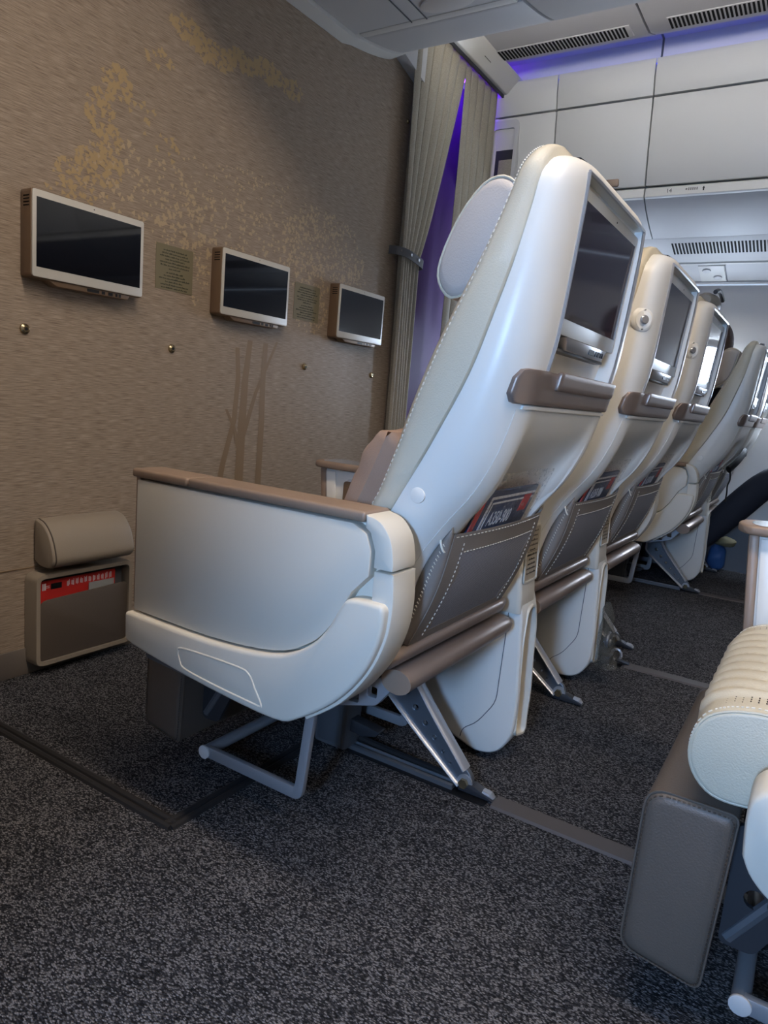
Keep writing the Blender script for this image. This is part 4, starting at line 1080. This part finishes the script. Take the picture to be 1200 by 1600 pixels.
    for s in (-1, 1):
        G().prism([(-.654, .626), (-.676, .40), (-.686, .26), (-.716, .26), (-.704, .40), (-.684, .626)], 'x', c + s * .036, c + s * .0395).build('white_strip', 'shell_white', t, org, bevel=.0015)
        rc = rrect(-.93, -.700, .43, .612, .012, 4)
        G().prism([(y - .02, z) for y, z in rc], 'x', c + s * .0345, c + s * .0365).build('inset_panel', 'panel_grey', t, org)
        cpn = G().prism(rrect(-.795, -.712, .478, .605, .010, 4), 'x', c + s * .036, c + s * .0385).build('control_panel', 'housing', t, org, bevel=.001)
        for (yy_, zz, rr_) in ((-.742, .582, .006),):
            G().prism([(yy_ + a * 1.5, zz + b) for a, b in circ((0, 0), rr_)], 'x', c + s * .0384, c + s * .0392).build('socket', 'black', cpn, org)
        g = G()
        for yy_ in (-.732, -.748): g.prism(rrect(yy_ - .0045, yy_ + .0045, .546, .555, .002), 'x', c + s * .0384, c + s * .0392)
        g.build('lit_button', 'led_blue', cpn, org)
        G().prism(circ((-.738, .515), .014, 16), 'x', c + s * .0384, c + s * .0395).build('dial', 'black', cpn, org)
        G().prism(circ((-.738, .518), .004, 8), 'x', c + s * .0394, c + s * .0399).build('dial_light', 'led_blue', cpn, org)
    tray = []
    for k in range(17):
        a = math.pi / 2 + math.pi * k / 16; tray.append((c + .058 * math.sin(a + math.pi / 2) * 0 + .056 * math.cos(a - math.pi / 2 + math.pi / 2) , 0))
    ol = [(c - .055, -1.12), (c - .055, -.640)] + [(c + .055 * math.cos(math.pi - math.pi * k / 10), -.640 + .030 * math.sin(math.pi * k / 10)) for k in range(1, 10)] + [(c + .055, -.640), (c + .055, -1.12)]
    ac = G().prism(ol, 'z', .632, .650).build('armrest_top', 'bronze_soft', t, org, bevel=.006, seg=3)
    il = [(c + (x - c) * .80, y if y < -1.0 else -.66 + (y + .66) * .7 - .008) for x, y in ol]
    il = [(x, max(y, -.86)) for x, y in il]
    G().prism(il, 'z', .6495, .6508).build('polished_inlay', 'chrome', ac, org)
    return t
mc = make_mid_console()
def place_mc(X, dY, label, first=False):
    s = mc if first else copy_tree(mc); s.location = (X, -.95 + dY, 0); return tag(s, label, 'seat console', 'consoles between seats')
place_mc(CY / 2, 0, 'white console with placard between the nearest two bulkhead seats', True)
place_mc(CY * 1.5, 0, 'white console between the second and third bulkhead seats, with a plastic bag behind')
place_mc(FAR[0] + CY / 2, FAR[1], 'white console between the far block seats across the far aisle')
place_mc(CY / 2, -1.016, 'second row console with bronze edge and polished top beside the cream cushion')

# ------------------------------------------------------------------ seat tracks and covers
def track(x, y0, y1, label, cov=None, covlabel=None, m='steel_grey'):
    t = thing('seat_track', label, 'seat track', (x, (y0 + y1) / 2, 0), 'seat tracks'); org = t.location
    G().box(x - .032, x + .032, y1, y0, -.002, .0025).build('channel', 'black', t, org)
    G().prism([(x - .022, .002), (x - .022, .012), (x - .015, .014), (x - .013, .007), (x - .002, .007), (x, .014), (x + .006, .012), (x + .006, .002)], 'y', y0 - .01, y1 + .08).build('rail', m, t, org)
    g = G(); pts = smooth_tab([(x + .018, y0 - .02, .016), (x + .022, y0 - .10, .010), (x + .020, y0 - .22, .009), (x + .016, y1 + .07, .009)], 5); g.tube(pts, .0085, 8); g.build('cable', 'rubber', t, org)
    if cov:
        o = G().prism([(x - .026, 0.0005), (x - .022, .0055), (x + .022, .0055), (x + .026, .0005)], 'y', cov[0], cov[1]).build('track_cover', 'cover_grey')
        for v in o.data.vertices: v.co -= Vector((x, (cov[0] + cov[1]) / 2, 0))
        o.location = (x, (cov[0] + cov[1]) / 2, 0)
        tag(o, covlabel, 'track cover', 'seat track covers')
track(.124, -.885, -1.26, 'aluminium floor seat track under the nearest bulkhead seat', (-1.272, -1.84), 'dark grey floor track cover strip leading to the brown leg rest')
track(.124 + CY * 1.0 + .437, -1.0, -1.28, 'floor seat track behind the second console', (-1.288, -1.9), 'dark grey floor track cover strip behind the second console')
track(FAR[0] + .124, -.885, -1.32, 'floor seat track under the far block seat', (-1.33, -1.9), 'dark floor track cover strip across the far aisle')
t = thing('track_buckle', 'small metal track fitting on the floor behind the plastic bag', 'track fitting', (1.19, -1.26, 0)); org = t.location
g = G().tube([(1.19 + .0 * k, -1.255 - .016 * math.cos(k * .52), .030 + .020 * math.sin(k * .52)) for k in range(13)], .005, 8); g.build('loop', 'aluminium', t, org)
G().tube(smooth_tab([(1.19, -1.255, .014), (1.19, -1.275, .012), (1.192, -1.30, .008)], 3), .008, 8).build('strap', 'plastic_dark', t, org)

# ------------------------------------------------------------------ things in the pockets
def make_mag():
    t = thing('magazine', None, None, (0, -1.26, .45)); org = (0, -1.26, .45)
    tilt = math.radians(20); sh = .022
    def mp(a, h, d):   # a along x, h height, d out of the page
        return (-.150 + a + sh * h / .27, -1.197 - h * math.sin(tilt) - d * math.cos(tilt), .452 + h * math.cos(tilt) - d * math.sin(tilt))
    def slab(a0, a1, h0, h1, d0, d1): return G().loft([[mp(a0, h0, d), mp(a1, h0, d), mp(a1, h1, d), mp(a0, h1, d)] for d in (d0, d1)])
    mg = slab(0.0, .245, 0, .250, 0, .006).build('booklet', 'card_navy', t, org, bevel=.001)
    slab(-.003, .013, 0, .252, .0052, .0072).build('red_spine', 'card_red', mg, org)
    g = G()
    for a0, a1, h0, h1 in ((.034, .042, .0, .238), (.034, .24, .234, .239), (.048, .052, .0, .227), (.048, .24, .224, .2275)):
        q = slab(a0, a1, h0, h1, .0061, .0067); g.add(q.v, q.f)
    g.build('white_border', 'card_white', mg, org)
    slab(.192, .228, .198, .233, .0061, .0068).build('red_tab', 'card_red', mg, org)
    base = mp(.064, .180, .0068); ex = Vector((1, 0, 0)); eh = Vector((0, -math.sin(tilt), math.cos(tilt))); en = Vector((0, -math.cos(tilt), -math.sin(tilt)))
    M4 = Matrix(((ex.x, eh.x, en.x, base[0] - org[0]), (ex.y, eh.y, en.y, base[1] - org[1]), (ex.z, eh.z, en.z, base[2] - org[2]), (0, 0, 0, 1)))
    text('title', 'A350-900', .040, M4, 'card_white', mg, ext=.0002, sx=.62)
    slab(.02, .262, 0, .240, -.005, -.002).build('back_card', 'card_red', t, org)
    def fl(a, h): return mp(-.016 + .285 * a + .003 * math.sin(17 * h), .288 * h, .010 + .003 * math.sin(9 * a + 5 * h))
    G().grid(fl, [k / 14 for k in range(15)], [k / 14 for k in range(15)]).build('clear_sleeve', 'clear_film', t, org, ang=80)
    return t
mag = make_mag()
for k, (X, dY, l) in enumerate([(0, 0, 'navy booklet with a red spine in a clear sleeve in the nearest seat pocket'), (CY, 0, 'navy booklet in a clear sleeve in the middle bulkhead seat pocket'),
        (2 * CY, 0, 'navy booklet in a clear sleeve in the third bulkhead seat pocket'), (FAR[0], FAR[1], 'navy booklet in the pocket of the far block aisle seat'), (FAR[0] + CY, FAR[1], 'booklet in the pocket of the far block window seat')]):
    m_ = mag if k == 0 else copy_tree(mag)
    m_.location = (X, -1.26 + dY, .45); tag(m_, l, 'booklet', 'booklets in seat pockets')

# cable hanging out of the far pocket
t = thing('headphones', 'black headphones hanging from a far block seat pocket', 'headphones', (2.62, -1.36, .60)); org = t.location
G().tube(smooth_tab([(2.60, -1.36, .62), (2.66, -1.385, .66), (2.74, -1.40, .70), (2.80, -1.40, .71), (2.83, -1.395, .695)], 4), .013, 8, ry=.02).build('headband', 'black', t, org)
G().tube(smooth_tab([(2.62, -1.365, .62), (2.64, -1.37, .57), (2.62, -1.365, .54), (2.645, -1.365, .50), (2.63, -1.365, .46)], 5), .004, 6).build('cable', 'black', t, org)

# pillow on the nearest seat
t = thing('pillow', 'tan fabric pillow leaning on the backrest of the nearest seat', 'pillow', (-.02, -1.05, .52)); org = t.location
rings = []; n = 28
c0 = Vector((-.03, -1.075, .645)); ex = Vector((1, 0, .05)).normalized(); ez = Vector((0, -.42, .90)).normalized(); ey = ex.cross(ez)
g = G()
def pil(u, v, s):
    a, b = u * 2 - 1, v * 2 - 1
    e = (max(0, (1 - a ** 4)) * max(0, (1 - b ** 4))) ** .5
    px = a * .185 * (1 - .07 * (1 - b * b)); pz = b * .150 * (1 - .07 * (1 - a * a))
    wr = .006 * math.sin(9 * a + 5 * b) * e + .004 * math.sin(14 * b - 7 * a) * e
    return c0 + ex * px + ez * pz + ey * (s * (.052 * e ** .7 + wr * .8))
for s in (1, -1): g.grid(lambda u, v: pil(u, v, s), [k / n for k in range(n + 1)], [k / n for k in range(n + 1)])
g.build('pillow_cover', 'pillow_fabric', t, org, ang=80)

# plastic bag with headset on the floor behind the second console
t = thing('plastic_bag', 'crumpled clear plastic bag standing on the floor behind the second console', 'plastic bag', (.96, -1.27, 0)); org = t.location
g = G(); rnd = random.Random(11); rings = []
for k in range(9):
    h = k / 8; z = .065 + .20 * h; R = .046 * (1 - h) ** .55 + .006
    rings.append([(.962 + (R * 1.0 + rnd.uniform(-.006, .006)) * math.cos(a), -1.276 + .02 * h + (R * .62 + rnd.uniform(-.006, .006)) * math.sin(a), z) for a in [q * 6.283 / 12 for q in range(12)]])
g.loft(rings); g.build('bag', 'bag_film', t, org, ang=20)
G().tube([(.95 + .022 * math.cos(a), -1.275, .15 + .02 * math.sin(a)) for a in [k * .5 for k in range(13)]], .007, 8).build('coiled_cable', 'steel_grey', t, org)
G().box(.94, .985, -1.29, -1.26, .075, .10).build('wrapped_block', 'plastic_dark', t, org, bevel=.006)

# bags on the floor of the far block
t = thing('blue_bag', 'small crumpled blue bag on the floor beside the far block console', 'bag', (3.22, -1.31, 0)); org = t.location
def blob(c, r, seed, squash=(1, 1, 1), n=14):
    g = G(); rnd = random.Random(seed); ph = [rnd.uniform(0, 6) for _ in range(6)]
    rings = []
    for i in range(n + 1):
        th = math.pi * i / n; ring = []
        for j in range(n):
            fi = 2 * math.pi * j / n
            q = r * (1 + .10 * math.sin(3 * fi + ph[0]) * math.sin(th) + .08 * math.sin(5 * th + ph[1] + 2 * fi))
            ring.append((c[0] + q * squash[0] * max(math.sin(th), .02) * math.cos(fi), c[1] + q * squash[1] * max(math.sin(th), .02) * math.sin(fi), c[2] + q * squash[2] * math.cos(th)))
        rings.append(ring)
    return g.loft(rings)
blob((3.22, -1.31, .078), .07, 4, (.85, .7, 1.1)).build('bag', 'bag_blue', t, org, ang=60)
t = thing('yellow_cloth', 'pale yellow folded cloth resting on the small blue bag', 'cloth', (3.21, -1.33, .15)); org = t.location
blob((3.20, -1.345, .178), .055, 8, (.9, 1.0, .5)).build('cloth', 'bag_yellow', t, org, ang=40)

# pouch hooked over the top of the third seat
t = thing('grey_green_pouch', 'grey green rounded case with a black edge on top of the third seat', 'case', (1.2, -1.36, 1.19)); org = t.location
g = G().loft([[(x, y, z) for y, z in circ((-1.365, 1.200), r_, 14, .8)] for x, r_ in ((1.17, .018), (1.19, .030), (1.25, .036), (1.31, .030), (1.335, .016))]); g.build('case', 'sheer_grey', t, org, ang=60)
G().tube([(1.17 + .165 * k / 12, -1.392 , 1.222 + .014 * math.sin(k / 12 * 3.14)) for k in range(13)], .007, 8).build('black_edge', 'black', t, org)
for X, l in ((0, 'thin black strap on top of the nearest seat shell'), (CY, 'thin black strap on top of the middle bulkhead seat shell'), (FAR[0], 'black strap on top of the far block aisle seat shell')):
    yy_ = FAR[1] if X > 2 else 0
    t = thing('top_strap', l, 'strap', (X - .14, -1.385 + yy_, 1.18), 'straps on seat tops'); org = t.location
    b_ = .010 if X > 2 else .003
    G().loft([[(X - .18 + .08 * k / 8, -1.378 + yy_, 1.1805 + b_ * math.sin(k / 8 * 3.14)), (X - .18 + .08 * k / 8, -1.394 + yy_, 1.1785 + b_ * math.sin(k / 8 * 3.14)), (X - .18 + .08 * k / 8, -1.394 + yy_, 1.176), (X - .18 + .08 * k / 8, -1.378 + yy_, 1.178)] for k in range(9)]).build('strap', 'black', t, org)

# ------------------------------------------------------------------ passengers in the far block
def person(X, Y, label, knee_dy, foot_dy, foot_z=.07, m_top='jumper'):
    """seated passenger; X lateral centre, Y hip position; faces +Y"""
    t = thing('person', label, 'person', (X, Y, 0), 'passengers'); org = t.location
    def skin(name, nodes, edges, m, parent, sub=2):
        me = D.meshes.new(name); me.from_pydata([(p[0] - org[0], p[1] - org[1], p[2] - org[2]) for p, r in nodes], edges, [])
        o = D.objects.new(name, me); COL.objects.link(o); o.parent = parent
        md = o.modifiers.new('skin', 'SKIN'); md.use_smooth_shade = True
        for k, (p, r) in enumerate(nodes):
            sv = me.skin_vertices[0].data[k]; sv.radius = r if isinstance(r, tuple) else (r, r); sv.use_root = (k == 0)
        s_ = o.modifiers.new('sub', 'SUBSURF'); s_.levels = sub; s_.render_levels = sub
        me.materials.append(MATS[m]); return o
    nodes = [((X, Y, .57), (.15, .12)), ((X, Y - .06, .72), (.14, .10)), ((X, Y - .13, .90), (.16, .10)), ((X, Y - .16, 1.01), (.11, .08)), ((X, Y - .15, 1.08), (.052, .052))]
    edges = [(0, 1), (1, 2), (2, 3), (3, 4)]
    for s in (-1, 1):
        b = len(nodes)
        nodes += [((X + s * .17, Y - .14, .985), .055), ((X + s * .215, Y - .08, .78), .045), ((X + s * .15, Y + .15, .67), .036)]
        edges += [(3, b), (b, b + 1), (b + 1, b + 2)]
    body = skin('body', nodes, edges, m_top, t)
    nodes = [((X, Y, .565), (.155, .12))]; edges = []
    for s in (-1, 1):
        b = len(nodes)
        nodes += [((X + s * .09, Y + .10, .575), .088), ((X + s * .105, Y + knee_dy, .58), .082), ((X + s * .105, Y + (knee_dy + foot_dy) * .5, .37), .080), ((X + s * .105, Y + foot_dy, foot_z + .05), .060)]
        edges += [(0, b), (b, b + 1), (b + 1, b + 2), (b + 2, b + 3)]
    skin('trousers', nodes, edges, 'trouser', body)
    for s in (-1, 1):
        fx = X + s * .105; fy = Y + foot_dy
        sh = G().loft([[(fx + w_ * math.cos(a), fy + dy, .012 + h_ * (1 + math.sin(a)) / 2) for a in [q * 6.283 / 12 for q in range(12)]] for dy, w_, h_ in ((-.06, .03, .07), (-.04, .042, .10), (.04, .045, .09), (.13, .05, .06), (.19, .042, .05), (.21, .02, .035))])
        sh.build('shoe', 'shoe', t, org, ang=60)
        hx, hy, hz = X + s * .14, Y + .16, .668
        nd = [((hx, hy, hz), (.030, .018)), ((hx - s * .01, hy + .045, hz), (.036, .015)), ((hx - s * .015, hy + .085, hz), (.036, .013))]; ed = [(0, 1), (1, 2)]
        for k, (dx, ln) in enumerate(((-.028, .055), (-.009, .07), (.010, .066), (.028, .05))):
            b = len(nd); nd += [((hx - s * .015 + dx, hy + .09 + ln * .5, hz - .004), .009), ((hx - s * .015 + dx, hy + .09 + ln, hz - .020), .008)]; ed += [(2, b), (b, b + 1)]
        b = len(nd); nd += [((hx - s * .045, hy + .055, hz - .004), .010), ((hx - s * .062, hy + .09, hz - .010), .009)]; ed += [(1, b), (b, b + 1)]
        skin('hand', nd, ed, 'skin', body, 1)
    c = Vector((X, Y - .13, 1.185))
    g = G(); rings = []
    for i in range(15):
        th = math.pi * i / 14; z = math.cos(th); rr_ = max(math.sin(th), .03)
        jaw = 1 - .20 * max(0, -z)
        rings.append([(c.x + .075 * rr_ * jaw * math.cos(f), c.y + .092 * rr_ * (jaw if math.sin(f) > 0 else 1) * math.sin(f), c.z + .115 * z) for f in [q * 6.283 / 18 for q in range(18)]])
    hd = g.loft(rings).build('head', 'skin', t, org, ang=80)
    G().loft([[(c.x + q, c.y + .088 + y_, c.z + z_) for q in (-w_, w_)] + [(c.x, c.y + .092 + y_ + .012, c.z + z_)] for y_, z_, w_ in ((-.002, .02, .006), (.010, -.015, .012), (.002, -.025, .012))]).build('nose', 'skin', hd, org)
    for s in (-1, 1):
        blob((c.x + s * .030, c.y + .078, c.z + .008), .010, 3).build('eye', 'card_white', hd, org)
        blob((c.x + s * .076, c.y - .005, c.z), .022, 5, (.35, .7, 1.2)).build('ear', 'skin', hd, org)
    G().tube([(c.x - .022, c.y + .078, c.z - .052), (c.x, c.y + .086, c.z - .053), (c.x + .022, c.y + .078, c.z - .052)], .005, 6).build('mouth', 'card_red', hd, org)
    rings = []
    for i in range(11):
        th = math.pi * .62 * i / 10; z = math.cos(th); rr_ = max(math.sin(th), .03)
        rings.append([(c.x + .086 * rr_ * math.cos(f), c.y - .010 + (.098 if math.sin(f) < 0 else .078 * (1 if z > .35 else .55)) * rr_ * math.sin(f), c.z + .012 + .120 * z) for f in [q * 6.283 / 18 for q in range(18)]])
    G().loft(rings).build('hair', 'hair', hd, org, ang=80)
    return t
person(FAR[0], -1.02 + FAR[1], 'brown haired passenger sitting in the far block aisle seat, hidden up to the hair', .40, .46, .07)
person(FAR[0] + CY, -2.00 + FAR[1], 'passenger in dark trousers sitting in the second row of the far block', .53, .86, .10)
